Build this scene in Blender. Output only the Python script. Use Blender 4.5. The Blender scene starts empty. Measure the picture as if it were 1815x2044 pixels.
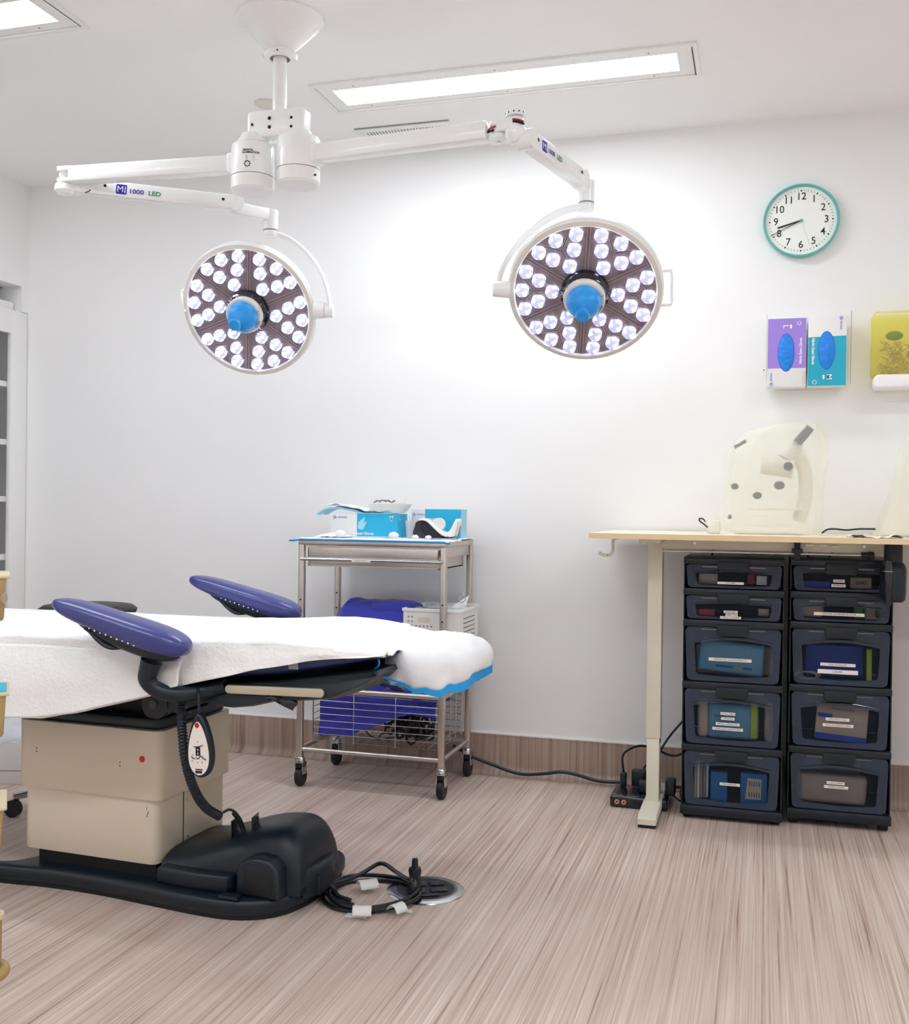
import bpy, bmesh, math, random
from math import sin, cos, pi, radians, atan2, sqrt
from mathutils import Vector, Matrix, noise
random.seed(7)
SC = bpy.context.scene
COL = SC.collection

# ------------------------------------------------------------------ camera, exposure, world
F_PX, W_PX, H_PX = 2080.0, 1815.0, 2044.0
CAM_LOC = Vector((0.0, -4.008, 1.05))
YAW, PITCH, ROLL = radians(-16.54), radians(-0.23), radians(0.73)
_f = Vector((sin(YAW)*cos(PITCH), cos(YAW)*cos(PITCH), sin(PITCH)))
_r0 = Vector((cos(YAW), -sin(YAW), 0.0)); _u0 = _r0.cross(_f)
_r = _r0*cos(ROLL) + _u0*sin(ROLL)
_u = -_r0*sin(ROLL) + _u0*cos(ROLL)
cam_data = bpy.data.cameras.new('camera')
cam_data.sensor_fit = 'HORIZONTAL'; cam_data.sensor_width = 36.0
cam_data.lens = 36.0*F_PX/W_PX
cam_data.clip_start = 0.05; cam_data.clip_end = 60
cam = bpy.data.objects.new('camera', cam_data); COL.objects.link(cam)
cam.matrix_world = Matrix(((_r.x, _u.x, -_f.x, CAM_LOC.x), (_r.y, _u.y, -_f.y, CAM_LOC.y),
                           (_r.z, _u.z, -_f.z, CAM_LOC.z), (0, 0, 0, 1)))
SC.camera = cam
SC.view_settings.view_transform = 'Standard'
SC.view_settings.look = 'None'
SC.view_settings.exposure = -0.27
SC.view_settings.gamma = 1.0
PANEL_STRENGTH = 34.0      # ceiling light diffusers
LED_STRENGTH = 5.5         # surgical light lenses
SC.cycles.max_bounces = 12; SC.cycles.diffuse_bounces = 10; SC.cycles.glossy_bounces = 4
SC.cycles.transmission_bounces = 8; SC.cycles.transparent_max_bounces = 24
SC.cycles.caustics_reflective = False; SC.cycles.caustics_refractive = False
SC.cycles.sample_clamp_indirect = 6.0
world = bpy.data.worlds.new('world'); SC.world = world; world.use_nodes = True
world.node_tree.nodes['Background'].inputs[0].default_value = (0.9, 0.95, 1.0, 1)
world.node_tree.nodes['Background'].inputs[1].default_value = 0.3

# measured points of the room: a photo pixel carried onto a known plane of the room
def _ray(px, py): return _r*((px-W_PX/2)/F_PX) - _u*((py-H_PX/2)/F_PX) + _f
def at_axis(px, py, ax, val):
    v = _ray(px, py); return CAM_LOC + v*((val-CAM_LOC[ax])/v[ax])
def at_x(px, py, X): return at_axis(px, py, 0, X)
def at_y(px, py, Y): return at_axis(px, py, 1, Y)
def at_z(px, py, Z): return at_axis(px, py, 2, Z)
def at_d(px, py, d): return CAM_LOC + _ray(px, py)*d

# ------------------------------------------------------------------ materials
def lin(h):
    if isinstance(h, tuple): return h
    h = h.lstrip('#'); c = [int(h[i:i+2], 16)/255 for i in (0, 2, 4)]
    return tuple(x/12.92 if x <= 0.04045 else ((x+0.055)/1.055)**2.4 for x in c)
MATS = {}
def mat(name, col, rough=0.5, metal=0.0, spec=0.5, coat=0.0, noise_amt=0.0, noise_scale=60.0, bump=0.0, bump_scale=80.0, sheen=0.0):
    m = bpy.data.materials.new(name); m.use_nodes = True
    nt = m.node_tree; b = nt.nodes['Principled BSDF']; c = lin(col)
    b.inputs['Base Color'].default_value = (*c, 1)
    b.inputs['Roughness'].default_value = rough; b.inputs['Metallic'].default_value = metal
    b.inputs['Specular IOR Level'].default_value = spec
    b.inputs['Coat Weight'].default_value = coat
    b.inputs['Sheen Weight'].default_value = sheen
    tc = nt.nodes.new('ShaderNodeTexCoord')
    n = nt.nodes.new('ShaderNodeTexNoise'); n.inputs['Scale'].default_value = noise_scale
    n.inputs['Detail'].default_value = 3
    nt.links.new(tc.outputs['Object'], n.inputs['Vector'])
    r = nt.nodes.new('ShaderNodeMapRange')
    amt = noise_amt if noise_amt else 0.02
    r.inputs['To Min'].default_value = 1-amt; r.inputs['To Max'].default_value = 1+amt
    nt.links.new(n.outputs['Fac'], r.inputs['Value'])
    mx = nt.nodes.new('ShaderNodeVectorMath'); mx.operation = 'SCALE'
    mx.inputs[0].default_value = c; nt.links.new(r.outputs['Result'], mx.inputs['Scale'])
    nt.links.new(mx.outputs['Vector'], b.inputs['Base Color'])
    if bump:
        n2 = nt.nodes.new('ShaderNodeTexNoise'); n2.inputs['Scale'].default_value = bump_scale
        n2.inputs['Detail'].default_value = 4
        nt.links.new(tc.outputs['Object'], n2.inputs['Vector'])
        bp = nt.nodes.new('ShaderNodeBump'); bp.inputs['Strength'].default_value = bump; bp.inputs['Distance'].default_value = 0.01
        nt.links.new(n2.outputs['Fac'], bp.inputs['Height']); nt.links.new(bp.outputs['Normal'], b.inputs['Normal'])
    MATS[name] = m; return m
def emis(name, col, strength, col2=None, scale=90):
    m = bpy.data.materials.new(name); m.use_nodes = True; nt = m.node_tree
    b = nt.nodes['Principled BSDF']; b.inputs['Base Color'].default_value = (*lin(col), 1)
    b.inputs['Roughness'].default_value = 0.3
    b.inputs['Emission Color'].default_value = (*lin(col), 1); b.inputs['Emission Strength'].default_value = strength
    if col2:
        tc = nt.nodes.new('ShaderNodeTexCoord'); v = nt.nodes.new('ShaderNodeTexVoronoi'); v.inputs['Scale'].default_value = scale
        nt.links.new(tc.outputs['Object'], v.inputs['Vector'])
        rp = nt.nodes.new('ShaderNodeValToRGB'); e = rp.color_ramp.elements
        e[0].position = 0.30; e[0].color = (*[x*1.0 for x in lin(col)], 1)
        e[1].position = 0.50; e[1].color = (*[x*0.085 for x in lin(col2)], 1)
        nt.links.new(v.outputs['Distance'], rp.inputs['Fac']); nt.links.new(rp.outputs['Color'], b.inputs['Emission Color'])
    MATS[name] = m; return m
def veil(name, col, fac, rough=0.3, blur=None, trans=0.0, tint=None, spec=0.5):
    """a see-through plastic or sheet: part body colour, part what lies behind"""
    m = bpy.data.materials.new(name); m.use_nodes = True; nt = m.node_tree
    b = nt.nodes['Principled BSDF']; b.inputs['Base Color'].default_value = (*lin(col), 1)
    b.inputs['Roughness'].default_value = rough; b.inputs['Specular IOR Level'].default_value = spec
    out = nt.nodes['Material Output']
    if blur is not None:
        t = nt.nodes.new('ShaderNodeBsdfRefraction'); t.inputs['Roughness'].default_value = blur; t.inputs['IOR'].default_value = 1.03
    else:
        t = nt.nodes.new('ShaderNodeBsdfTransparent')
    t.inputs['Color'].default_value = (*lin(tint or '#ffffff'), 1)
    body = b.outputs[0]
    if trans:
        tr = nt.nodes.new('ShaderNodeBsdfTranslucent'); tr.inputs['Color'].default_value = (*lin(col), 1)
        m2 = nt.nodes.new('ShaderNodeMixShader'); m2.inputs[0].default_value = trans
        nt.links.new(b.outputs[0], m2.inputs[1]); nt.links.new(tr.outputs[0], m2.inputs[2]); body = m2.outputs[0]
    mx = nt.nodes.new('ShaderNodeMixShader'); mx.inputs[0].default_value = fac
    nt.links.new(t.outputs[0], mx.inputs[1]); nt.links.new(body, mx.inputs[2]); nt.links.new(mx.outputs[0], out.inputs[0])
    MATS[name] = m; return m

def striped(name, cols, rough, sx=70.0, sy=1.1):
    m = bpy.data.materials.new(name); m.use_nodes = True; nt = m.node_tree; b = nt.nodes['Principled BSDF']
    b.inputs['Roughness'].default_value = rough; b.inputs['Specular IOR Level'].default_value = 0.35
    g = nt.nodes.new('ShaderNodeNewGeometry')
    sp = nt.nodes.new('ShaderNodeSeparateXYZ'); nt.links.new(g.outputs['Position'], sp.inputs[0])
    ad = nt.nodes.new('ShaderNodeMath'); ad.operation = 'SUBTRACT'
    nt.links.new(sp.outputs['Y'], ad.inputs[0]); nt.links.new(sp.outputs['Z'], ad.inputs[1])
    cb = nt.nodes.new('ShaderNodeCombineXYZ'); nt.links.new(sp.outputs['X'], cb.inputs[0]); nt.links.new(ad.outputs[0], cb.inputs[1])
    def nz(scx, scy, det, dist=0.0, w=0.0):
        mp = nt.nodes.new('ShaderNodeMapping'); mp.inputs['Scale'].default_value = (scx, scy, 1); mp.inputs['Location'].default_value = (w, w*1.7, w)
        nt.links.new(cb.outputs[0], mp.inputs[0])
        n = nt.nodes.new('ShaderNodeTexNoise'); n.inputs['Scale'].default_value = 1; n.inputs['Detail'].default_value = det
        n.inputs['Distortion'].default_value = dist; n.inputs['Roughness'].default_value = 0.62
        nt.links.new(mp.outputs[0], n.inputs['Vector']); return n.outputs['Fac']
    a = nz(sx, sy*.8, 6, 0.35, 3.1); c = nz(sx*2.3, sy*1.6, 3, 0.3, 8.3); d = nz(sx*0.16, sy*0.5, 2, 0.1, 1.2)
    def mm(op, x, y):
        k = nt.nodes.new('ShaderNodeMath'); k.operation = op
        for i, v in enumerate((x, y)):
            if isinstance(v, float): k.inputs[i].default_value = v
            else: nt.links.new(v, k.inputs[i])
        return k.outputs[0]
    s = mm('ADD', mm('MULTIPLY', a, 0.44), mm('ADD', mm('MULTIPLY', c, 0.42), mm('MULTIPLY', d, 0.14)))
    rp = nt.nodes.new('ShaderNodeValToRGB'); e = rp.color_ramp.elements
    pos = [0.37, 0.43, 0.50, 0.58, 0.66]
    e[0].position = pos[0]; e[0].color = (*lin(cols[0]), 1); e[1].position = pos[-1]; e[1].color = (*lin(cols[-1]), 1)
    for p, cc in zip(pos[1:-1], cols[1:-1]):
        k = e.new(p); k.color = (*lin(cc), 1)
    nt.links.new(s, rp.inputs['Fac'])
    # a few long charcoal veins
    v = nz(sx*0.55, 0.5, 5, 0.5, 21.0)
    r2 = nt.nodes.new('ShaderNodeValToRGB'); e = r2.color_ramp.elements
    e[0].position = 0.66; e[0].color = (0, 0, 0, 1); e[1].position = 0.70; e[1].color = (0.55, 0.55, 0.55, 1)
    nt.links.new(v, r2.inputs['Fac'])
    mx = nt.nodes.new('ShaderNodeMix'); mx.data_type = 'RGBA'
    nt.links.new(r2.outputs['Color'], mx.inputs['Factor']); nt.links.new(rp.outputs['Color'], mx.inputs['A'])
    mx.inputs['B'].default_value = (*lin('#6a6264'), 1)
    nt.links.new(mx.outputs['Result'], b.inputs['Base Color'])
    MATS[name] = m; return m

def brushed(name, col, rough=0.32):
    m = mat(name, col, rough, 1.0); nt = m.node_tree
    b = nt.nodes['Principled BSDF']; b.inputs['Anisotropic'].default_value = 0.4
    return m

# ------------------------------------------------------------------ geometry builder
def frame(o, x, z):
    """matrix with origin o, local x along x, local z along z (made square)"""
    z = Vector(z).normalized(); x = Vector(x); x = (x - z*x.dot(z)).normalized(); y = z.cross(x)
    return Matrix(((x.x, y.x, z.x, o[0]), (x.y, y.y, z.y, o[1]), (x.z, y.z, z.z, o[2]), (0, 0, 0, 1)))
def face_front(x, y, z):      # a sheet facing the room (towards -Y): local x = X, local y = Z
    return frame((x, y, z), (1, 0, 0), (0, -1, 0))
class G:
    def __init__(s): s.v = []; s.f = []
    def add(s, vs, fs, M=None):
        o = len(s.v)
        for p in vs:
            p = Vector(p); s.v.append(M @ p if M is not None else p)
        for f in fs: s.f.append(tuple(i+o for i in f))
        return s
    def bmadd(s, bm, M=None):
        bm.verts.ensure_lookup_table(); bm.verts.index_update()
        s.add([v.co.copy() for v in bm.verts], [[v.index for v in f.verts] for f in bm.faces], M); bm.free(); return s
    def box(s, c, d, M=None, bev=0.0, seg=2, taper=None):
        bm = bmesh.new(); bmesh.ops.create_cube(bm, size=1)
        for v in bm.verts:
            k = 1.0
            if taper and v.co.z < 0: k = taper
            v.co = Vector((v.co.x*d[0]*k, v.co.y*d[1]*k, v.co.z*d[2]))
        if bev: bmesh.ops.bevel(bm, geom=list(bm.edges), offset=min(bev, min(d)*0.49), segments=seg, affect='EDGES', profile=0.5)
        T = Matrix.Translation(Vector(c))
        return s.bmadd(bm, (M @ T) if M is not None else T)
    def bb(s, a, b, bev=0.0, M=None, seg=2):      # box from corner to corner
        c = [(a[i]+b[i])/2 for i in range(3)]; d = [abs(b[i]-a[i]) for i in range(3)]
        return s.box(c, d, M, bev, seg)
    def cyl(s, p0, p1, r0, r1=None, seg=24, caps=True, M=None):
        r1 = r0 if r1 is None else r1
        p0 = Vector(p0); p1 = Vector(p1); z = (p1-p0).normalized()
        x = z.orthogonal().normalized(); y = z.cross(x); vs = []; fs = []
        for p, r in ((p0, r0), (p1, r1)):
            for i in range(seg):
                a = 2*pi*i/seg; vs.append(p + x*(r*cos(a)) + y*(r*sin(a)))
        for i in range(seg): j = (i+1) % seg; fs.append((i, j, seg+j, seg+i))
        if caps: fs.append(tuple(range(seg-1, -1, -1))); fs.append(tuple(range(seg, 2*seg)))
        return s.add(vs, fs, M)
    def lathe(s, prof, M=None, seg=32, a0=0.0, a1=2*pi):
        vs = []; fs = []; full = abs(a1-a0-2*pi) < 1e-6; n = seg if full else seg+1
        for r, z in prof:
            for i in range(n):
                a = a0+(a1-a0)*i/seg; vs.append((r*cos(a), r*sin(a), z))
        for k in range(len(prof)-1):
            for i in range(seg):
                j = (i+1) % n; fs.append((k*n+i, k*n+j, (k+1)*n+j, (k+1)*n+i))
        return s.add(vs, fs, M)
    def tube(s, pts, r, seg=10, smooth=6, M=None, closed=False, flat=None, up=None, caps=True):
        P = [Vector(p) for p in pts]
        if smooth > 1 and len(P) > 2: P = spline(P, smooth, closed)
        rr = r if callable(r) else (lambda t: r)
        vs = []; fs = []; n = len(P); nrm = None
        for i, p in enumerate(P):
            if closed: t = (P[(i+1) % n]-P[i-1]).normalized()
            else: t = (P[min(i+1, n-1)]-P[max(i-1, 0)]).normalized()
            if up is not None:
                nrm = Vector(up); nrm = (nrm - t*nrm.dot(t)).normalized()
            elif nrm is None: nrm = t.orthogonal().normalized()
            else: nrm = (nrm - t*nrm.dot(t)).normalized()
            b = t.cross(nrm); rad = rr(i/max(n-1, 1)); k = flat or 1.0
            for j in range(seg):
                a = 2*pi*j/seg; vs.append(p + nrm*(rad*cos(a)) + b*(rad*k*sin(a)))
        m = n if closed else n-1
        for i in range(m):
            for j in range(seg):
                i2 = (i+1) % n; j2 = (j+1) % seg; fs.append((i*seg+j, i*seg+j2, i2*seg+j2, i2*seg+j))
        if not closed and caps: fs.append(tuple(range(seg-1, -1, -1))); fs.append(tuple((n-1)*seg+j for j in range(seg)))
        return s.add(vs, fs, M)
    def prism(s, out, z0, z1, M=None, bev=0.0, seg=2):
        bm = bmesh.new(); vs = [bm.verts.new((p[0], p[1], z0)) for p in out]
        f = bm.faces.new(vs); r = bmesh.ops.extrude_face_region(bm, geom=[f])
        for e in r['geom']:
            if isinstance(e, bmesh.types.BMVert): e.co.z = z1
        bmesh.ops.recalc_face_normals(bm, faces=list(bm.faces))
        if bev:
            ed = [e for e in bm.edges if abs(e.verts[0].co.z-e.verts[1].co.z) < 1e-7]
            bmesh.ops.bevel(bm, geom=ed, offset=bev, segments=seg, affect='EDGES', profile=0.5)
        return s.bmadd(bm, M)
    def poly(s, out, M=None, z=0.0): return s.add([(p[0], p[1], z) for p in out], [tuple(range(len(out)))], M)
    def ball(s, c, r, M=None, sc=(1, 1, 1), u=20, v=12):
        bm = bmesh.new(); bmesh.ops.create_uvsphere(bm, u_segments=u, v_segments=v, radius=1)
        T = Matrix.Translation(Vector(c)) @ Matrix.Diagonal((r*sc[0], r*sc[1], r*sc[2], 1))
        return s.bmadd(bm, (M @ T) if M is not None else T)
    def grid(s, fn, nu, nv, M=None, wrap=False):
        vs = [fn(i/nu, j/nv) for i in range(nu+1) for j in range(nv+1)]; w = nv+1
        fs = [(i*w+j, (i+1)*w+j, (i+1)*w+j+1, i*w+j+1) for i in range(nu) for j in range(nv)]
        return s.add(vs, fs, M)
    def text(s, t, size, M, align='CENTER', sx=1.0, bold=0.0):
        cu = bpy.data.curves.new('t', 'FONT'); cu.body = t; cu.size = size; cu.align_x = align; cu.align_y = 'CENTER'
        cu.resolution_u = 3; cu.offset = bold
        ob = bpy.data.objects.new('t', cu); COL.objects.link(ob)
        dg = bpy.context.evaluated_depsgraph_get(); ev = ob.evaluated_get(dg); me = ev.to_mesh()
        vs = [Vector((v.co.x*sx, v.co.y, v.co.z)) for v in me.vertices]; fs = [tuple(p.vertices) for p in me.polygons]
        ev.to_mesh_clear(); bpy.data.objects.remove(ob); bpy.data.curves.remove(cu)
        return s.add(vs, fs, M)
def spline(P, k, closed=False):
    out = []; n = len(P); m = n if closed else n-1
    for i in range(m):
        p1 = P[i]; p2 = P[(i+1) % n]
        p0 = P[i-1] if (closed or i > 0) else p1*2-p2
        p3 = P[(i+2) % n] if (closed or i+2 < n) else p2*2-p1
        for j in range(k):
            t = j/k
            out.append(0.5*((2*p1)+(p2-p0)*t+(2*p0-5*p1+4*p2-p3)*t*t+(3*p1-p0-3*p2+p3)*t**3))
    if not closed: out.append(P[-1])
    return out
def rrect(x0, y0, x1, y1, r, n=5):
    out = []
    for cx, cy, a in ((x1-r, y1-r, 0), (x0+r, y1-r, 90), (x0+r, y0+r, 180), (x1-r, y0+r, 270)):
        for i in range(n+1):
            t = radians(a+90*i/n); out.append((cx+r*cos(t), cy+r*sin(t)))
    return out
def ell(cx, cy, a, b, n=32): return [(cx+a*cos(2*pi*i/n), cy+b*sin(2*pi*i/n)) for i in range(n)]

WM = {}      # world matrix of every root and part
def mesh_obj(name, g, m, parent=None, angle=35, world=True, M=None, solid=0.0):
    me = bpy.data.meshes.new(name)
    pm = WM[parent] if parent is not None else Matrix.Identity(4)
    if parent is None and M is not None: pm = M
    inv = pm.inverted() if world else Matrix.Identity(4)
    me.from_pydata([inv @ v for v in g.v], [], g.f); me.validate()
    bm = bmesh.new(); bm.from_mesh(me); bmesh.ops.recalc_face_normals(bm, faces=list(bm.faces)); bm.to_mesh(me); bm.free()
    for p in me.polygons: p.use_smooth = True
    me.set_sharp_from_angle(angle=radians(angle))
    me.materials.append(MATS[m] if isinstance(m, str) else m)
    o = bpy.data.objects.new(name, me); COL.objects.link(o)
    if parent is not None: o.parent = parent
    elif M is not None: o.matrix_world = M
    WM[o] = pm.copy()
    if solid:
        md = o.modifiers.new('thick', 'SOLIDIFY'); md.thickness = solid; md.offset = 0
    return o
def thing(name, label, cat, loc=(0, 0, 0), rotz=0.0, group=None):
    o = bpy.data.objects.new(name, None); COL.objects.link(o); o.empty_display_size = 0.05
    o.location = loc; o.rotation_euler = (0, 0, rotz)
    WM[o] = Matrix.Translation(Vector(loc)) @ Matrix.Rotation(rotz, 4, 'Z')
    o['label'] = label; o['category'] = cat
    if group: o['group'] = group
    return o
def solo(name, g, m, label, cat, loc=None, group=None, kind=None, **k):
    if loc is None:
        xs = [v.x for v in g.v]; ys = [v.y for v in g.v]; zs = [v.z for v in g.v]
        loc = ((min(xs)+max(xs))/2, (min(ys)+max(ys))/2, min(zs))
    o = mesh_obj(name, g, m, M=Matrix.Translation(Vector(loc)), **k)
    o['label'] = label; o['category'] = cat
    if group: o['group'] = group
    if kind: o['kind'] = kind
    return o
def struct(name, g, m, **k):
    o = mesh_obj(name, g, m, **k); o['kind'] = 'structure'; return o
def part(name, g, m, parent, label=None, **k):
    o = mesh_obj(name, g, m, parent, **k)
    if label: o['label'] = label
    return o
def dup_tree(o, M, parent=None):
    """copy of a thing and of each of its parts; M moves the copy in the world"""
    c = o.copy(); COL.objects.link(c)
    if parent is None:
        WM[c] = M @ WM[o]; c.matrix_world = WM[c]
    else:
        c.parent = parent; WM[c] = WM[parent].copy()
    for ch in o.children: dup_tree(ch, M, c)
    return c
def nz(x, y, z=0.0): return noise.noise(Vector((x, y, z)))

# ------------------------------------------------------------------ palette
mat('wall_paint', '#f1f1f1', 0.7, spec=0.3, noise_amt=0.012, noise_scale=6)
mat('ceiling_paint', '#f6f6f6', 0.8, spec=0.2, noise_amt=0.01, noise_scale=5)
striped('linoleum', ['#8d766b', '#b7a195', '#c8b5a9', '#d3c3b8', '#e2d6cc'], 0.5, sx=105)
striped('linoleum_skirting', ['#7d685d', '#9a8478', '#a89387', '#b5a297', '#c6b6ab'], 0.5, sx=62)
mat('white_trim', '#f2f1ee', 0.4)
mat('white_enamel', '#f4f5f5', 0.22, spec=0.5, coat=0.3)
mat('white_plastic', '#eeeeec', 0.35)
mat('cream_ring', '#ddd9cf', 0.35)
mat('black_screw', '#15171a', 0.4, 0.3)
mat('lamp_face', '#7d7075', 0.25, 0.2, spec=0.6)
mat('lamp_ridge', '#a8999c', 0.3, 0.3)
mat('black_gloss', '#0a0f1c', 0.12, 0.1, coat=0.5)
mat('blue_rubber', '#1a96e6', 0.35, spec=0.5, bump=0.15, bump_scale=40)
mat('print_purple', '#2b1aa8', 0.5); mat('print_green', '#1d8f58', 0.5); mat('print_white', '#f6f6f6', 0.5)
mat('print_black', '#1c1c20', 0.5); mat('print_grey', '#8d8d90', 0.5)
mat('teal_frame', '#5cb3ae', 0.3); mat('clock_face', '#f3f6f0', 0.5)
mat('steel_grey', '#8f8378', 0.32, 1.0)
mat('cream_metal', '#d9cdb8', 0.35, 0.0, spec=0.5)
mat('cream_rail', '#c9c1ac', 0.35, 0.5, noise_amt=0.05, noise_scale=200)
mat('black_plastic', '#0c1925', 0.42, spec=0.5, bump=0.05, bump_scale=400)
mat('black_matt', '#070b12', 0.6)
mat('navy_vinyl', '#343a80', 0.30, spec=0.6, coat=0.15, bump=0.03, bump_scale=60)
mat('navy_vinyl_deep', '#1d2c58', 0.35, spec=0.5, bump=0.04, bump_scale=60)
mat('paper_sheet', '#f4f4f3', 0.85, spec=0.2, bump=0.35, bump_scale=110)
mat('poly_cover', '#eff1f3', 0.6, spec=0.3, bump=0.2, bump_scale=30)
mat('hem_blue', '#169be0', 0.5)
mat('wrap_blue', '#4246b6', 0.8, spec=0.2, bump=0.3, bump_scale=50, sheen=0.2)
mat('black_rubber', '#0d0f13', 0.5)
mat('cable_black', '#0b1118', 0.4)
mat('chrome', '#c9cbcc', 0.18, 1.0)
mat('brushed_steel', '#cfc7bf', 0.38, 1.0, noise_amt=0.06, noise_scale=30)
mat('desk_top', '#efe3cd', 0.45, noise_amt=0.02, noise_scale=20); mat('desk_edge', '#e8cfa5', 0.45, noise_amt=0.04, noise_scale=40)
mat('desk_leg', '#dcd9c5', 0.35)
mat('card_cyan', '#1fb1dc', 0.5); mat('card_teal', '#17a9c8', 0.45); mat('card_purple', '#9f84dc', 0.45); mat('card_white', '#ecebea', 0.5)
mat('card_light', '#9fd6ec', 0.5)
mat('glove_blue', '#1484e8', 0.45, bump=0.3, bump_scale=70)
mat('tan_plastic', '#ab9160', 0.4); mat('tan_rim', '#d6c9a4', 0.35)
mat('tape_white', '#e3e2df', 0.7)
mat('red_dot', '#c80f16', 0.4)
mat('print_blue', '#4a7fd0', 0.5)
mat('gold', '#d0b070', 0.3, 1.0)
mat('kraft', '#a48d7e', 0.7, bump=0.3, bump_scale=50); mat('pouch_blue', '#5f8ea6', 0.5, bump=0.2, bump_scale=60); mat('pouch_beige', '#b39c86', 0.6, bump=0.2, bump_scale=50)
mat('deep_blue_card', '#0f5f94', 0.5); mat('royal_card', '#1c3f9e', 0.5); mat('red_card', '#a02a34', 0.5); mat('green_card', '#3d6a36', 0.6); mat('lime_card', '#9aa62a', 0.6)
mat('label_white', '#efe9e2', 0.5)
mat('microscope_cream', '#e6e3d8', 0.5)
emis('panel_glow', '#f1f8ff', PANEL_STRENGTH)
emis('led_glow', '#f2f6ff', LED_STRENGTH, '#8a93ff', 75)
veil('acrylic', '#ffffff', 0.10, 0.08)
veil('cabinet_glass', '#ffffff', 0.08, 0.05)
veil('smoky_plastic', '#566277', 0.42, 0.3, tint='#aab4c4')
veil('smoky_window', '#56616f', 0.10, 0.15, tint='#dfe4ea')
veil('dust_cover', '#fcfcf6', 0.32, 0.35, trans=0.35, tint='#fffffb')
veil('yellow_box', '#f8f3a0', 0.27, 0.35, trans=0.4, tint='#fdfbd2')
veil('clear_bag', '#f2f5f8', 0.45, 0.3, trans=0.3)

# ------------------------------------------------------------------ the room
XL, XR, YF, YB, CZ = -3.234, 2.3, -5.6, 0.0, 2.49
g = G(); g.bb((XL-0.6, YF-0.1, -0.1), (XR+0.1, YB+0.1, 0.0)); struct('floor', g, 'linoleum')
g = G(); g.bb((XL-0.6, YF-0.1, CZ), (XR+0.1, YB+0.1, CZ+0.1)); struct('ceiling', g, 'ceiling_paint')
g = G(); g.bb((XL-0.6, YB, 0), (XR+0.1, YB+0.1, CZ)); struct('wall_back', g, 'wall_paint')
g = G(); g.bb((XR, YF, 0), (XR+0.1, YB, CZ)); struct('wall_right', g, 'wall_paint')
g = G(); g.bb((XL-0.6, YF-0.1, 0), (XR+0.1, YF, CZ)); struct('wall_front', g, 'wall_paint')
# left wall with the opening that takes the cabinet and the niche above it
NZ1 = at_x(42, 572, XL); CT = at_x(48, 624, XL)
yn = -0.045; zt = 2.02
zt = at_x(30, 568, XL).z
zc = at_x(30, 619, XL).z
g = G(); g.bb((XL-0.12, YF, 0), (XL, -2.2, CZ)); g.bb((XL-0.12, -2.2, zt), (XL, YB, CZ)); g.bb((XL-0.12, yn, zc), (XL, YB, zt))
g.bb((XL-0.58, -2.2, zc-0.02), (XL-0.5, YB, zt+0.05)); g.bb((XL-0.55, -2.2, zt), (XL-0.1, YB, zt+0.03))
struct('wall_left', g, 'wall_paint')
# coved skirting of the same linoleum, running up the wall
SK = 0.155; R = 0.035
def cove(x0, x1):
    pr = [(-0.004, SK), (-0.004, R)] + [(-0.004-R*(1-cos(a)), R-R*sin(a)) for a in [pi/2*i/8 for i in range(1, 9)]]
    pr += [(-0.004-R-0.004, 0.0006)]
    g = G(); n = len(pr)
    g.add([(x0, y, z) for y, z in pr]+[(x1, y, z) for y, z in pr], [(i, i+1, n+i+1, n+i) for i in range(n-1)])
    g.add([(x0, -0.004, SK), (x1, -0.004, SK), (x1, 0, SK), (x0, 0, SK)], [(0, 1, 2, 3)])
    return g
struct('baseboard_back', cove(XL, XR), 'linoleum_skirting', angle=60)
g = G(); g.bb((XL, -0.006, SK), (XR, 0.0, SK+0.006)); struct('trim_1', g, 'white_trim')
g = G(); g.bb((XR-0.005, YF, 0), (XR, YB-0.01, SK)); struct('baseboard_right', g, 'linoleum_skirting')

# ------------------------------------------------------------------ ceiling lights
def ceiling_light(x0, y0, x1, y1, label, slit='right', group=None):
    t = thing('ceiling_light', label, 'ceiling light', ((x0+x1)/2, (y0+y1)/2, CZ), 0, group)
    fx, fy = 0.066, 0.062
    g = G(); z = CZ-0.006
    for a, b, c, d in ((x0, y0, x1, y0+0.018), (x0, y1-0.018, x1, y1), (x0, y0+.018, x0+0.014, y1-.018), (x1-0.014, y0+.018, x1, y1-.018)):
        g.bb((a, b, CZ-0.008), (c, d, CZ-0.0005))
    part('outer_frame', g, 'white_plastic', t)
    g = G()
    for a, b, c, d in ((x0+.018, y0+.022, x1-.018, y0+fy), (x0+.018, y1-fy, x1-.018, y1-.022), (x0+.018, y0+fy, x0+fx, y1-fy), (x1-fx, y0+fy, x1-.018, y1-fy)):
        g.bb((a, b, CZ-0.005), (c, d, CZ-0.0005))
    inner = part('inner_frame', g, 'white_plastic', t)
    for k in range(3):
        for yy in (y0+0.04, y1-0.04):
            g = G(); g.cyl((x0+0.15+(x1-x0-0.3)*k/2, yy, CZ-0.006), (x0+0.15+(x1-x0-0.3)*k/2, yy, CZ-0.004), 0.003, seg=10)
            part('screw', g, 'print_grey', inner)
    g = G(); sx = x1-0.016 if slit == 'right' else x0+0.016
    g.bb((sx-0.0022, y0+0.03, CZ-0.0086), (sx+0.0008, y1-0.02, CZ-0.0082)); part('shadow_gap', g, 'black_matt', t)
    g = G(); g.bb((x0+fx, y0+fy, CZ-0.0045), (x1-fx, y1-fy, CZ-0.0008)); part('diffuser', g, 'panel_glow', t)
    return t
ceiling_light(-1.514, -0.737, -0.2165, -0.480, 'long recessed ceiling light right of the hanging pole, with a bright diffuser')
ceiling_light(-3.19, -1.565, -1.97, -1.305, 'ceiling light cut off at the top left corner of the picture')
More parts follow.
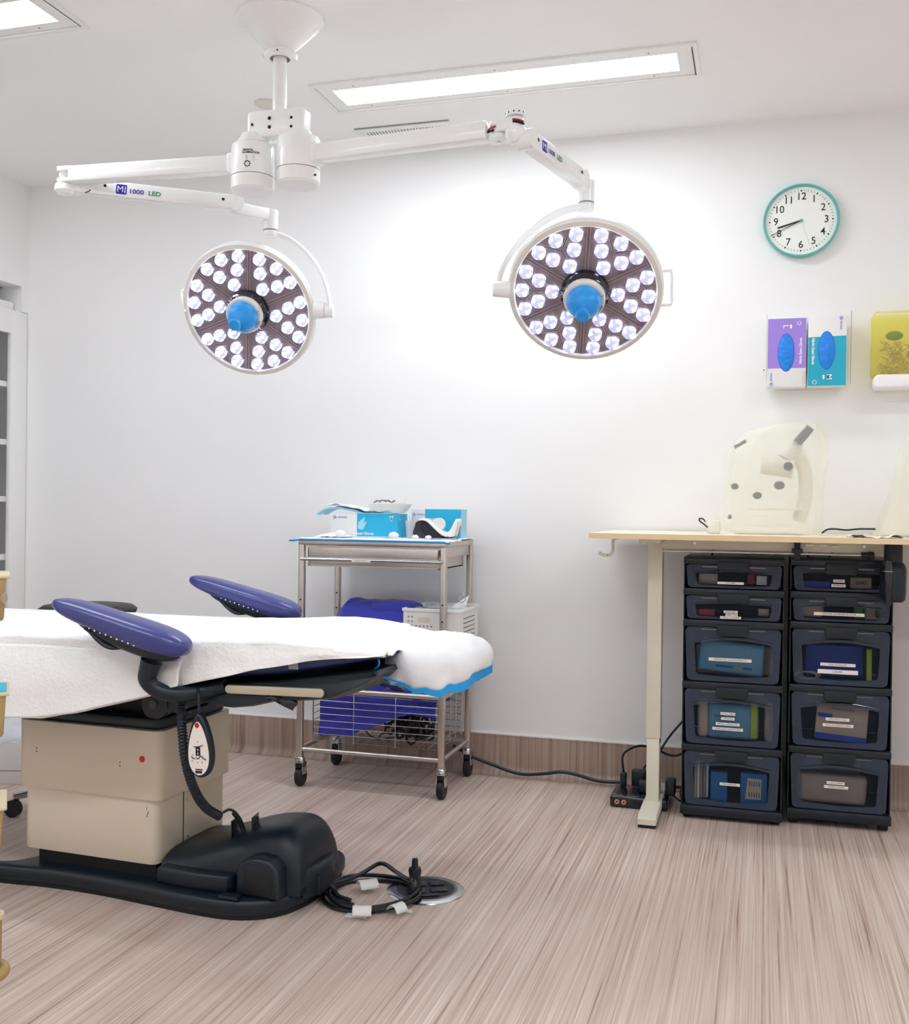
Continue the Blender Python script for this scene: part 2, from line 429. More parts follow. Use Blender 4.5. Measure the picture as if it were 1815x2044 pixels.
for bx_, by_, lab in ((0.75, -1.75, 'recessed ceiling light added for brightness over the right side of the room, out of the picture'), (-1.30, -3.10, 'recessed ceiling light added for brightness overhead, out of the picture, near the middle of the room'),
                      (0.75, -3.30, 'recessed ceiling light added for brightness right of the middle of the room, out of the picture'), (-3.10, -3.20, 'recessed ceiling light added for brightness over the left side of the room, out of the picture'),
                      (-1.30, -4.75, 'recessed ceiling light added for brightness at the near end of the room, out of the picture')):
    ceiling_light(bx_, by_, bx_+1.2975, by_+.257, lab)  # unseen extra fixtures, added to brighten the room

# ------------------------------------------------------------------ vent and ceiling cap
a = at_z(706, 257, CZ); b = at_z(898, 241, CZ)
t = thing('ceiling_vent', 'slim white ceiling air vent with a dark slot, behind the right extension arm', 'vent', ((a.x+b.x)/2, a.y, CZ))
x0, x1, y1 = a.x, b.x, -0.30; y0 = -0.14
g = G()
for q in ((x0, y1-.004, x1, y1+.03), (x0, y0-.02, x1, y0), (x0, y1+.03, x0+.035, y0-.02), (x1-.015, y1+.03, x1, y0-.02)):
    g.bb((q[0], q[1], CZ-0.006), (q[2], q[3], CZ-0.0005), 0.001)
part('frame', g, 'white_plastic', t)
g = G(); g.bb((x0+.002, y1-.010, CZ-0.003), (x1-.002, y1-.003, CZ-0.0005)); part('slot', g, 'print_grey', t, label='dark slot along the front edge')
g = G(); g.bb((x0+.035, y1+.028, CZ-0.0012), (x1-.015, y0-.015, CZ-0.0005)); part('backing', g, 'print_grey', t)
g = G()
for i in range(26): g.box((x0+.045+i*0.0125, (y1+y0)/2+.005, CZ-0.004), (0.005, y0-y1-.05, 0.004))
part('grille', g, 'white_plastic', t)
c = at_z(532, 207, CZ)
g = G(); g.lathe([(0, -0.008), (0.040, -0.008), (0.046, -0.004), (0.047, -0.0005), (0, -0.0005)], Matrix.Translation((c.x+0.006, c.y, CZ)), 28)
solo('blanking_plate', g, 'cream_ring', 'small round cream cover plate on the ceiling, half hidden by the pole', 'cover plate')

# ------------------------------------------------------------------ wall clock
cx, cz = 0.1155, 2.1095; R = 0.1325
t = thing('wall_clock', 'round wall clock with a turquoise rim and black numerals', 'clock', (cx, -0.002, cz))
g = G(); Mf = face_front(cx, 0, cz)
g.lathe([(0, 0.001), (R*0.93, 0.001), (R*0.985, 0.006), (R, 0.014), (R, 0.026), (R*0.985, 0.0315), (R*0.95, 0.031), (R*0.935, 0.024), (R*0.93, 0.018)], Mf, 64)
part('rim', g, 'teal_frame', t)
g = G(); g.lathe([(0, 0.0185), (R*0.935, 0.0185)], Mf, 48); dial = part('dial', g, 'clock_face', t)
g = G()
for k in range(60):
    a = 2*pi*k/60; r0, r1, w = (R*0.80, R*0.845, 0.0024) if k % 5 == 0 else (R*0.80, R*0.85, 0.0006)
    Mk = Mf @ Matrix.Rotation(-a, 4, 'Z'); g.box((0, (r0+r1)/2, 0.0190), (w*2, r1-r0, 0.0006), Mk)
part('minute_marks', g, 'print_black', dial)
for h in range(1, 13):
    a = 2*pi*h/12; g = G(); rr = R*0.66
    g.text(str(h), 0.037, Mf @ Matrix.Translation((rr*sin(a), rr*cos(a), 0.0192)), sx=0.95, bold=0.0003); part('numeral', g, 'print_black', dial)
for nm, ang, ln, w, z, mm_ in (('hour_hand', 254.5, 0.085, 0.0026, 0.0215, 'print_black'), ('minute_hand', 244.5, 0.116, 0.0011, 0.0228, 'print_black'), ('second_hand', 161, 0.095, 0.0003, 0.0240, 'print_grey')):
    g = G(); Mk = Mf @ Matrix.Rotation(-radians(ang), 4, 'Z'); g.box((0, ln/2-0.003, z), (w*2, ln+0.006, 0.0008), Mk); part(nm, g, mm_, t)
g = G(); g.cyl((0, 0, 0.019), (0, 0, 0.0255), 0.0048, seg=16, M=Mf); part('hub', g, 'teal_frame', t)

# ------------------------------------------------------------------ surgical light on its ceiling pole
PX, PY = -1.392, -1.196
SL = thing('surgical_light', 'white ceiling-mounted surgical light with two round lamp heads on jointed arms', 'surgical light', (PX, PY, CZ))
T0 = Matrix.Translation((PX, PY, 0))
g = G(); g.lathe([(0.03, 2.372), (0.048, 2.372), (0.052, 2.382), (0.046, 2.392), (0.040, 2.395), (0.060, 2.415), (0.122, 2.478), (0.130, 2.484), (0.130, CZ-0.0005), (0, CZ-0.0005)], T0, 48)
can = part('ceiling_canopy', g, 'white_enamel', SL)
g = G(); sx_ = at_d(554, 100, 3.03); g.cyl(sx_, sx_+_f*-0.004, 0.0022, seg=10); part('screw', g, 'black_screw', can)
g = G(); g.cyl((PX, PY, 2.19), (PX, PY, 2.39), 0.0205, seg=32); part('drop_pole', g, 'white_enamel', SL)
# bracket with flared feet
g = G(); x0, x1 = PX-0.095, PX+0.092
g.prism(rrect(x0, PY-0.036, x1, PY+0.036, 0.022, 6), 2.134, 2.212, bev=0.006)
br = part('hub_bracket', g, 'white_enamel', SL)
ZL, ZR = 2.066, 2.080
cL = at_z(505, 327, ZL); cR = at_z(596, 312, ZR)
g = G()
for c in (cL, cR):
    g = G(); g.lathe([(0.046, 2.124), (0.047, 2.130), (0.041, 2.140), (0.036, 2.150)], Matrix.Translation((c.x, c.y, 0)), 28); part('bracket_foot', g, 'white_enamel', br)
for (ax, az, r) in ((-0.078, 0.038, .0042), (-0.078, 0.012, .0042), (-0.022, 0.052, .0052), (-0.022, 0.026, .0052), (0.048, 0.048, .0042), (0.048, 0.022, .0042)):
    g = G(); p = Vector((PX+ax+0.008, PY-0.036, 2.134+az)); g.cyl(p, p+Vector((0, -0.0015, 0)), r, seg=14); part('bolt', g, 'black_screw', br)
def swivel(c, z, lab):
    g = G(); M = Matrix.Translation((c.x, c.y, z))
    g.lathe([(0, 0.060), (0.044, 0.060), (0.046, 0.053), (0.060, 0.051), (0.064, 0.045), (0.064, -0.042), (0, -0.042)], M, 40)
    s = part('swivel_hub', g, 'white_enamel', SL)
    g = G(); g.lathe([(0.063, -0.0435), (0.064, -0.0445), (0.064, -0.080), (0.058, -0.088), (0.050, -0.0895), (0, -0.0895)], M, 40); part('bottom_cover', g, 'white_plastic', s)
    return s
hl = swivel(cL, ZL, 'l'); hr = swivel(cR, ZR, 'r')
g = G(); p = at_d(635, 358, 3.04); g.cyl((cR.x+0.061, cR.y-0.02, ZR-0.066), (cR.x+0.066, cR.y-0.0215, ZR-0.066), 0.003, seg=10); part('set_screw', g, 'black_screw', hr)
# data plate on the left hub, wrapped round the barrel
def wrap(g2, c, r, a_mid, zc):      # local x -> arc, y -> height
    g2.v = [Vector((c.x + (r+v.z)*sin(a_mid+v.x/r), c.y - (r+v.z)*cos(a_mid+v.x/r), zc+v.y)) for v in g2.v]; return g2
am = radians(20)
g = G(); g.text('MEDICAL', 0.0075, Matrix.Translation((-0.006, 0.020, 0.0004)), bold=0.0003); g.text('ILLUMINATION', 0.0075, Matrix.Translation((0.002, 0.013, 0.0004)), bold=0.0003)
for i in range(8):
    a = 2*pi*i/8; M = Matrix.Translation((-0.008+0.0078*cos(a), -0.020+0.0078*sin(a), 0.0004)) @ Matrix.Rotation(a, 4, 'Z'); g.box((0, 0, 0), (0.0032, 0.0048, 0.0003), M)
for i in range(4): g.box((0, 0.004-0.005*i, 0.0002), (0.026, 0.0007, 0.0002))
part('data_plate', wrap(g, cL, 0.0645, am, ZL), 'print_black', hl, label='printed plate with a black ring emblem')
# horizontal extension arms
eL = at_z(126, 352, ZL); eR = at_z(976, 263, ZR)
def beam(p0, p1, w, h, name='extension_arm', off0=0.0, off1=0.0, bev=0.007):
    p0 = Vector(p0); p1 = Vector(p1); d = (p1-p0).normalized(); p0 = p0+d*off0; p1 = p1+d*off1
    side = d.cross(Vector((0, 0, 1))).normalized()
    M = frame((p0+p1)/2, d, d.cross(side)*-1 if (d.cross(side)).z < 0 else d.cross(side))
    g = G(); g.box((0, 0, 0), ((p1-p0).length, w, h), M, bev); return g, d, side
g, dL, sL = beam(cL, eL, 0.050, 0.050, off0=0.05, off1=-0.03); aL = part('extension_arm', g, 'white_enamel', SL)
g = G(); M = frame(Vector(eL)-dL*0.018, dL, (0, 0, 1)); g.box((0, 0, 0.017), (0.05, 0.05, 0.016), M, 0.004); g.box((0, 0, -0.018), (0.05, 0.05, 0.014), M, 0.004); g.cyl((0.012, 0, -0.02), (0.012, 0, 0.02), 0.017, seg=24, M=M)
part('end_fork', g, 'white_enamel', aL)
g = G()
for k, dz in enumerate((-0.004, 0.0)): g.tube([(-0.012, -0.012+0.01*k, dz), (0.004, -0.019, dz-0.002), (0.02, -0.012, dz)], 0.0022, 8, 5, M)
part('cable', g, 'card_teal', aL)
g, dR, sR = beam(cR, eR, 0.050, 0.050, off0=0.05, off1=0.0); aR = part('extension_arm', g, 'white_enamel', SL)
for c, d in ((cL, dL), (cR, dR)):
    g = G(); q = Vector(c)+d*0.058; M = frame(q, d, (0, 0, 1)); g.box((0, 0, 0), (0.03, 0.060, 0.060), M, 0.008); part('arm_socket', g, 'white_enamel', SL)
# ---- right elbow: link with two vertical pivots
q1 = at_d(997, 264, 2.76); q2 = at_d(1030, 268, 2.80)
k1 = Vector(eR)+dR*0.028; zt_ = ZR
k2 = Vector((q2.x, q2.y, ZR+0.004))
g = G(); g.lathe([(0, 0.022), (0.022, 0.022), (0.024, 0.018), (0.024, 0.010), (0, 0.010)], Matrix.Translation(k1), 28)
g.lathe([(0, -0.014), (0.026, -0.014), (0.028, -0.018), (0.028, -0.026), (0.022, -0.033), (0, -0.033)], Matrix.Translation(k1), 28)
g.cyl(k1+Vector((0, 0, -.03)), k1+Vector((0, 0, .02)), 0.012, seg=20)
el = part('elbow_link', g, 'white_enamel', SL)
g = G(); d12 = (k2-k1); M = frame((k1+k2)/2, d12, (0, 0, 1)); L12 = d12.length
g.prism([(p[0], p[1]) for p in rrect(-L12/2-0.018, -0.022, L12/2+0.02, 0.022, 0.0215, 8)], -0.0135, 0.017, M, 0.003); part('link_plate', g, 'white_enamel', el)
g = G(); g.cyl(k1+Vector((0.004, -0.006, -0.036)), k1+Vector((0.004, -0.006, -0.0325)), 0.006, seg=16); part('bolt', g, 'chrome', el)
g = G(); g.tube([k1+Vector((-.026, -.012, -.002)), k1+Vector((-.016, -.022, -.0)), k1+Vector((-.002, -.0245, .004))], 0.0025, 8, 5); g.tube([k2+Vector((-.004, -.022, .005)), k2+Vector((.012, -.0215, .002)), k2+Vector((.023, -.010, -.0))], 0.0028, 8, 5)
part('cable', g, 'red_card', el)
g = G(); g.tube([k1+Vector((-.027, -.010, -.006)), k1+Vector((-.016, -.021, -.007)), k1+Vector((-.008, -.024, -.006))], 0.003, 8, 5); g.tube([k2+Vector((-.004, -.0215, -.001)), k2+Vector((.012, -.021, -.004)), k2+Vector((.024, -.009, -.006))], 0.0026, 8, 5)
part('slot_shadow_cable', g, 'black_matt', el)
g = G(); g.lathe([(0, -0.014), (0.027, -0.014), (0.030, -0.02), (0.028, -0.038), (0.018, -0.052), (0, -0.056)], Matrix.Translation(k2), 28)
part('joint_cap', g, 'white_enamel', el)
g = G(); g.lathe([(0, 0.030), (0.024, 0.030), (0.027, 0.026), (0.027, 0.018), (0, 0.018)], Matrix.Translation(k2), 28); part('joint_lid', g, 'white_enamel', el)
g = G()
for a in (200, 235, 270, 300, 330):
    a = radians(a); p = k2+Vector((0.027*cos(a), 0.027*sin(a), 0.025)); g.ball(p, 0.0022, u=8, v=6)
part('cap_screw', g, 'black_screw', el)
# ---- spring arms
def spring_arm(P0, P1, w, h):
    g, d, side = beam(P0, P1, w, h, bev=0.008)
    a = part('spring_arm', g, 'white_enamel', SL); nrm = side if side.y < 0 else -side
    return a, d, nrm
def mi_logo(a, o, d, nrm, s):
    """Mi 1000 LED lettering on the arm's side"""
    M = frame(o, d, nrm); lab = thing_parts = None
    g = G(); g.prism(rrect(-0.0, -0.0135*s, 0.029*s, 0.0135*s, 0.004*s, 4), 0.0, 0.0004, M); part('logo_badge', g, 'print_purple', a)
    g = G(); g.text('M', 0.024*s, M @ Matrix.Translation((0.0115*s, -0.0005*s, 0.0008)), bold=0.0); g.box((0.0245*s, 0, 0.0008), (0.0022*s, 0.018*s, 0.0003), M)
    part('logo_letters', g, 'print_white', a)
    g = G(); g.text('1000', 0.0175*s, M @ Matrix.Translation((0.034*s, -0.003*s, 0.0008)), 'LEFT', 1.18, 0.0003*s); part('logo_number', g, 'print_purple', a)
    g = G(); g.text('LED', 0.0175*s, M @ Matrix.Translation((0.087*s, -0.003*s, 0.0008)), 'LEFT', 1.15, 0.0004*s); part('logo_word', g, 'print_green', a)
def arm_bolt(a, p, nrm, r=0.0045):
    g = G(); g.cyl(p, p+nrm*0.0012, r, seg=16); part('bolt', g, 'black_screw', a)
# left
P0 = at_d(150, 371, 3.27); P1 = at_d(472, 407, 3.34)
sa, d, nr = spring_arm(P0, P1, 0.044, 0.049)
L = (P1-P0).length; fc = lambda t, up=0: P0+d*(L*t)+nr*0.0221+d.cross(nr)*up
upv = frame((0, 0, 0), d, nr).col[1].xyz
mi_logo(sa, P0+d*(L*(233-150)/322)+nr*0.0222-upv*0.001, d, nr, 1.13)
arm_bolt(sa, P0+d*(L*0.19)+nr*0.0222+upv*0.005, nr); arm_bolt(sa, P0+d*(L*0.92)+nr*0.0222+upv*0.004, nr)
g = G(); pk = Vector((eL.x, eL.y, 0))-dL*0.006
g.lathe([(0, ZL-0.027), (0.027, ZL-0.027), (0.030, ZL-0.034), (0.030, ZL-0.046), (0.022, ZL-0.056), (0, ZL-0.056)], Matrix.Translation(pk), 28)
kp = Vector((pk.x, pk.y, ZL-0.045)); M = frame((kp+P0)/2+d*0.01, P0+d*0.03-kp, (0, 0, 1)); g.box((0, 0, 0), ((P0+d*0.03-kp).length, 0.040, 0.028), M, 0.008)
M = frame(P0, nr, d); g.cyl((-0.024, 0, 0.0), (0.024, 0, 0.0), 0.0255, seg=28, M=M)
part('elbow_joint', g, 'white_enamel', SL)
g = G(); M = frame(P0+d*0.046+nr*0.0224, d, nr); g.tube([(-0.010, -0.024, 0), (0.0, -0.019, 0.0004), (0.006, -0.013, 0)], 0.0014, 6, 4, M); part('gap_mark', g, 'black_matt', sa)
# right, swinging away to the back wall
Q0 = at_d(1052, 279, 2.80); Q1 = at_d(1158, 357, 3.11)
sb, d2, nr2 = spring_arm(Q0, Q1, 0.044, 0.049)
L2 = (Q1-Q0).length; up2 = frame((0, 0, 0), d2, nr2).col[1].xyz
mi_logo(sb, Q0+d2*(L2*0.14)+nr2*0.0222-up2*0.001, d2, nr2, 1.13*0.95)
arm_bolt(sb, Q0+d2*(L2*0.07)+nr2*0.0222+up2*0.004, nr2, 0.0055); arm_bolt(sb, Q0+d2*(L2*0.90)+nr2*0.0222+up2*0.006, nr2, 0.005)
g = G(); M = frame(Q0, nr2, d2); g.cyl((-0.023, 0, 0), (0.023, 0, 0), 0.027, seg=28, M=M); M = frame((k2+Vector((0, 0, -0.03))+Q0)/2, Q0-k2, (0, 0, 1)); g.box((0, 0, 0), ((Q0-k2).length, 0.04, 0.036), M, 0.01)
part('elbow_joint', g, 'white_enamel', SL)
# ---- lamp heads
def lamp_head(C, n, roll_img, label_side, yoke_dir, handle):
    """C centre of the glass, n outward normal; local x is the pivot axis"""
    M = frame(C, yoke_dir, n)
    R0 = 0.209
    g = G(); g.lathe([(R0*0.995, -0.004), (R0*1.0, 0.006), (R0+0.004, 0.0085), (R0+0.017, 0.005), (R0+0.021, -0.006), (R0+0.022, -0.026), (R0+0.012, -0.045), (R0-0.03, -0.062), (R0-0.1, -0.075), (0, -0.078)], M, 96)
    h = part('lamp_head', g, 'white_enamel', SL)
    g = G(); g.lathe([(R0+0.0035, 0.0087), (R0+0.016, 0.0056), (R0+0.0205, -0.004)], M, 96); part('rim_ring', g, 'cream_ring', h)
    g = G(); g.lathe([(0, 0.0), (R0, 0.0)], M, 64); part('face_plate', g, 'lamp_face', h)
    g = G()
    for k in range(6):
        Mk = M @ Matrix.Rotation(roll_img+k*pi/3, 4, 'Z')
        for dx in (-0.0042, 0.0042): g.box((0.138+0.0, dx, 0.0012), (0.138, 0.0022, 0.0024), Mk)
        Mm = M @ Matrix.Rotation(roll_img+(k+0.5)*pi/3, 4, 'Z'); ce = (0.151, 0.0)
        for a, ln in ((0.85, 0.052), (-0.85, 0.052), (pi-0.15, 0.0)):
            if ln:
                Mr = Mm @ Matrix.Translation((ce[0], ce[1], 0)) @ Matrix.Rotation(a, 4, 'Z')
                for dx in (-0.003, 0.003): g.box((ln/2, dx, 0.0010), (ln, 0.0017, 0.002), Mr)
        Mr = Mm @ Matrix.Translation((ce[0], ce[1], 0)) @ Matrix.Rotation(pi, 4, 'Z')
        for dx in (-0.003, 0.003): g.box((0.016, dx, 0.0010), (0.032, 0.0017, 0.002), Mr)
    part('face_ridges', g, 'lamp_ridge', h)
    pat = [(0.895, -19), (0.895, 0), (0.895, 19), (0.68, -14), (0.68, 14), (0.465, 0)]
    first = None
    for k in range(6):
        for rr, aa in pat:
            a = roll_img+(k+0.5)*pi/3+radians(aa); p = (R0*rr*cos(a), R0*rr*sin(a))
            Ml = M @ Matrix.Translation((p[0], p[1], 0))
            if first is None:
                g = G(); g.lathe([(0.0205, 0.001), (0.0205, 0.008), (0.0190, 0.014), (0.014, 0.0175), (0.007, 0.0185), (0, 0.0185)], Ml, 20)
                first = part('led_lens', g, 'led_glow', h); M1 = Ml.copy()
            else:
                c = first.copy(); COL.objects.link(c); c.parent = h; WM[c] = WM[h].copy()
                # shared mesh, shifted in the head's plane
                D = Ml @ M1.inverted(); c.matrix_basis = (WM[SL].inverted() @ D @ WM[SL])
    # centre: dark collar, cream ring with marks, blue handle cover
    g = G(); g.lathe([(0.074, 0.0), (0.072, 0.016), (0.066, 0.022), (0.060, 0.030), (0.058, 0.036)], M, 40); part('collar', g, 'black_gloss', h)
    g = G(); g.lathe([(0.0610, 0.030), (0.0620, 0.040), (0.0615, 0.047), (0.058, 0.052), (0.050, 0.054), (0.040, 0.055)], M, 40); ring = part('handle_ring', g, 'cream_ring', h)
    g = G()
    for a in range(-38, -12, 6):
        Ma = M @ Matrix.Rotation(radians(a), 4, 'Z'); g.box((0.0555, 0, 0.0535), (0.006, 0.0016, 0.0012), Ma)
    g.text('C---', 0.010, M @ Matrix.Rotation(radians(18), 4, 'Z') @ Matrix.Translation((0.055, 0, 0.0545)) @ Matrix.Rotation(-pi/2, 4, 'Z'))
    part('ring_marks', g, 'print_black', ring)
    g = G(); g.lathe([(0.0515, 0.054), (0.0515, 0.060), (0.049, 0.075), (0.043, 0.088), (0.033, 0.099), (0.022, 0.107), (0.012, 0.114), (0.0105, 0.121), (0.017, 0.131), (0.021, 0.139), (0.018, 0.147), (0.009, 0.149), (0, 0.146)], M, 40)
    for v in g.v[-41*8:]:
        pass
    part('handle_cover', g, 'blue_rubber', h)
    return h, M
def img_dir(dx, dy): return (_r*dx - _u*dy).normalized()
def head_normal(C, px_dir, tilt):
    v = (CAM_LOC-C).normalized(); e = img_dir(*px_dir); e = (e - v*e.dot(v)).normalized()
    return (v*cos(radians(tilt)) + e*sin(radians(tilt))).normalized()
# right head
CR = at_d(1168, 584, 3.10); nR = head_normal(CR, (-0.10, 0.99), 27.5)
xR = img_dir(-1, -0.02)
hR, MR = lamp_head(CR, nR, radians(90+2), 'r', img_dir(1, 0.02), True)
# left head
CLh = at_d(496, 621, 3.50); nL = head_normal(CLh, (-0.70, 0.70), 27.0)
hL, ML = lamp_head(CLh, nL, radians(90-4), 'l', img_dir(1, 0.05), False)
# side grip on the right head
g = G(); o = at_d(1316, 545, 3.09); 
g.tube([at_d(1313, 542, 3.11), at_d(1334, 540, 3.11), at_d(1340, 543, 3.11), at_d(1341, 574, 3.11), at_d(1340, 604, 3.11), at_d(1334, 608, 3.11), at_d(1313, 609, 3.11)], 0.0048, 10, 3); part('side_grip', g, 'white_enamel', hR)
g = G(); g.tube([at_d(371, 578, 3.53), at_d(364, 583, 3.53), at_d(366, 600, 3.53), at_d(372, 622, 3.53)], 0.006, 10, 3); part('side_grip', g, 'white_enamel', hL)
# right: stub, wrist and yoke
s0 = at_d(1171, 375, 3.13); s1 = at_d(1169, 404, 3.13)
def wrist(P1, d, nr, S, w0, zt, zb, r):
    g = G(); S = Vector(S); top = Vector((S.x, S.y, zt)); bot = Vector((S.x, S.y, zb))
    g.cyl(bot, top, r, seg=28)
    w = part('wrist', g, 'white_enamel', SL)
    e = Vector((S.x, S.y, zt-0.030)); M = frame((P1-d*0.01+e)/2, e-(P1-d*0.01), Vector((0, 0, 1))); ln = (e-(P1-d*0.01)).length
    g = G(); g.box((0, 0, 0), (ln, 0.036, 0.040), M, 0.009); Mc = frame(P1, nr, d); g.cyl((-0.021, 0, 0), (0.021, 0, 0), 0.0265, seg=28, M=Mc)
    part('wrist_link', g, 'white_enamel', w)
    g = G(); g.lathe([(r*1.0, 0), (r*1.02, -0.002), (r*1.0, -0.004)], Matrix.Translation(bot), 28); part('seam', g, 'print_grey', w)
    return w
S_R = at_d(1171, 390, 3.15); zt_R = at_d(1186, 362, 3.15).z; zb_R = at_d(1168, 404, 3.15).z
wR = wrist(Q1, d2, nr2, S_R, 0, zt_R, zb_R, 0.0235)
g = G(); g.lathe([(0, 0), (0.0225, 0), (0.0225, -0.018), (0.018, -0.024), (0, -0.024)], Matrix.Translation((S_R.x, S_R.y, zb_R-0.004)), 28); part('knob', g, 'white_enamel', wR)
yk = [at_d(1168, 414, 3.15), at_d(1130, 419, 3.16), at_d(1090, 438, 3.17), at_d(1050, 470, 3.17), at_d(1018, 510, 3.16), at_d(1000, 545, 3.14), at_d(996, 575, 3.12)]
g = G(); g.tube(yk, lambda t: 0.021-0.007*t, 12, 8, flat=0.5, up=(0, -1, 0.2)); yo = part('yoke', g, 'white_enamel', SL)
g = G(); g.cyl(at_d(984, 577, 3.12), at_d(1018, 578, 3.12), 0.0225, 0.026, seg=28); part('pivot', g, 'white_enamel', yo)
# left: wrist and yoke
S_L = at_d(541, 440, 3.42); zt_L = at_d(541, 421, 3.42).z; zb_L = at_d(541, 459, 3.42).z
wL = wrist(P1, d, nr, S_L, 0, zt_L, zb_L, 0.0235)
g = G(); g.lathe([(0, 0), (0.0225, 0), (0.023, -0.012), (0.018, -0.022), (0, -0.023)], Matrix.Translation((S_L.x, S_L.y, zb_L-0.004)), 28); part('knob', g, 'white_enamel', wL)
yk = [at_d(541, 466, 3.42), at_d(562, 470, 3.43), at_d(590, 484, 3.44), at_d(620, 512, 3.45), at_d(643, 548, 3.46), at_d(655, 585, 3.46), at_d(659, 616, 3.46)]
g = G(); g.tube(yk, lambda t: 0.0145-0.002*t, 12, 8, flat=0.5, up=(0, -1, 0.2)); yo = part('yoke', g, 'white_enamel', SL)
g = G(); g.cyl(at_d(627, 619, 3.47), at_d(648, 620, 3.47), 0.030, 0.026, seg=28); g.cyl(at_d(649, 620, 3.47), at_d(665, 621, 3.47), 0.0245, 0.022, seg=28); part('pivot', g, 'white_enamel', yo)

# ------------------------------------------------------------------ procedure table (its own frame: x towards the head end, y towards the wall)
TH = radians(-2.6)
BO = Vector((-1.5181, -1.5929, 0))
BT = thing('procedure_table', 'powered procedure table with cream pedestal, black base and navy upholstery', 'procedure table', BO, TH)
BM = WM[BT]
def bpart(name, g, m, parent=BT, label=None, **k):
    return part(name, g, m, parent, label, world=False, **k)
def bp(px, py, yl):      # pixel -> table frame, on the vertical plane y = yl
    v = _ray(px, py); n = BM.to_3x3() @ Vector((0, 1, 0)); o = BM @ Vector((0, yl, 0))
    p = CAM_LOC + v*((o-CAM_LOC).dot(n)/v.dot(n)); return BM.inverted() @ p
# base
out = [(-1.0, -.09), (-.62, -.058), (-.48, -.048), (-.33, -.030), (-.17, -.028), (0, -.042), (.16, -.054), (.25, -.048), (.32, -.015), (.362, .04), (.383, .12), (.386, .20), (.378, .30), (.362, .38),
       (.30, .425), (.1, .44), (-.2, .44), (-.40, .43), (-.452, .38), (-.455, .12), (-.452, .05), (-.50, -.004), (-.62, -.006), (-1.0, -.012)]
out = [(p.x, p.y) for p in spline([Vector((x, y, 0)) for x, y in out], 4, True)]
g = G(); g.prism(out, 0.010, 0.052, bev=0.014, seg=4); base = bpart('base', g, 'black_plastic')
ce = Vector((-.05, .19)); g = G(); g.prism([(ce.x+(x-ce.x)*0.985, ce.y+(y-ce.y)*0.96) for x, y in out], 0.0, 0.011); bpart('base_shadow_gap', g, 'black_matt', base)  # inset matt black layer drawn as the dark shadow gap under the base
g = G(); g.bb((-.415, .03, .05), (-.03, .32, .092)); bpart('plinth', g, 'black_matt')
def shell(x0, y0, x1, y1, z0, z1, r): g = G(); g.prism(rrect(x0, y0, x1, y1, r, 6), z0, z1, bev=0.003); return g
lo = bpart('lower_pedestal', shell(-.452, .007, -.014, .350, .090, .268, .026), 'cream_metal')
up = bpart('upper_pedestal', shell(-.469, 0, 0, .357, .262, .448, .026), 'cream_metal')
g = G(); g.bb((-.0145, .128, .095), (-.0125, .130, .262)); bpart('panel_seam', g, 'black_matt', lo)
for z in (.128, .232):
    g = G(); g.cyl((-.0135, .150, z), (-.0105, .150, z), .004, seg=12); bpart('screw', g, 'chrome', lo)
for x, z in ((-.402, .371), (-.402, .362), (-.127, .357), (-.127, .347)):
    g = G(); g.cyl((x, .0, z), (x, -.0008, z), .0018, seg=10); bpart('rivet_hole', g, 'black_matt', up)
g = G(); g.tube([(-.042, -.0003, .238), (-.0405, -.0003, .246)], .0006, 6, 1); g.tube([(-.0455, .0068, .218), (-.040, .0068, .232)], .0010, 6, 1); bpart('scuff_mark', g, 'black_matt', lo)
g = G(); g.cyl((-.057, 0, .372), (-.057, -.0012, .372), .0085, seg=20); bpart('red_sticker', g, 'red_dot', up, label='round red sticker')
g = G(); g.prism(rrect(-.455, .012, -.012, .345, .024, 5), .447, .478, bev=0.008); bpart('pedestal_cap', g, 'black_plastic')
g = G(); g.bb((-.42, .06, .475), (-.10, .30, .60), .01); g.bb((-.10, .05, .475), (-.03, .30, .56), .01); bpart('lift_housing', g, 'black_matt')
g = G(); g.cyl((-.035, .048, .515), (-.035, .02, .515), .040, seg=32); kn = bpart('pivot_knob', g, 'black_plastic'); g = G(); g.cyl((-.038, .02, .515), (-.038, .017, .515), .012, seg=20); bpart('knob_cap', g, 'black_gloss', kn)
g = G(); g.cyl((.03, .05, .52), (.03, .02, .52), .022, seg=20); g.bb((-.01, .03, .49), (.0, .3, .58)); bpart('pivot_lug', g, 'black_plastic')
# motor cover: humped shell
def hump(u, v):
    x = -.005 + .395*u
    top = 0.125 + 0.085*sin(min(u/0.86, 1)*pi/2)**1.6
    if u > 0.80: top *= sqrt(max(0, 1-((u-0.80)/0.20)**2.6))*0.50+0.50 if u < 1 else 0.5
    yc, hw = .180-.015*u*u, .172-0.055*u*u
    a = pi*v; c = -cos(a); s = sin(a)
    y = yc + hw*math.copysign(abs(c)**0.62, c)
    z = .048 + (top-.048)*(s**0.55 if s > 0 else 0)
    return (x, y, z)
g = G(); g.grid(hump, 44, 28)
n = 29; base_i = 44*n
g.f.append(tuple(base_i+j for j in range(n)))
mc = bpart('motor_cover', g, 'black_plastic', angle=50)
g = G(); g.prism([(.0, -.010), (.12, -.020), (.21, -.012), (.224, .01), (.222, .10), (.0, .10)], .050, .098, bev=0.012, seg=4); bpart('side_shelf', g, 'black_plastic', mc)
arch = [bp(480, 1745, .0), bp(488, 1715, .01), bp(515, 1697, .015), bp(545, 1700, .012), bp(560, 1725, .0), bp(564, 1780, -.005)]
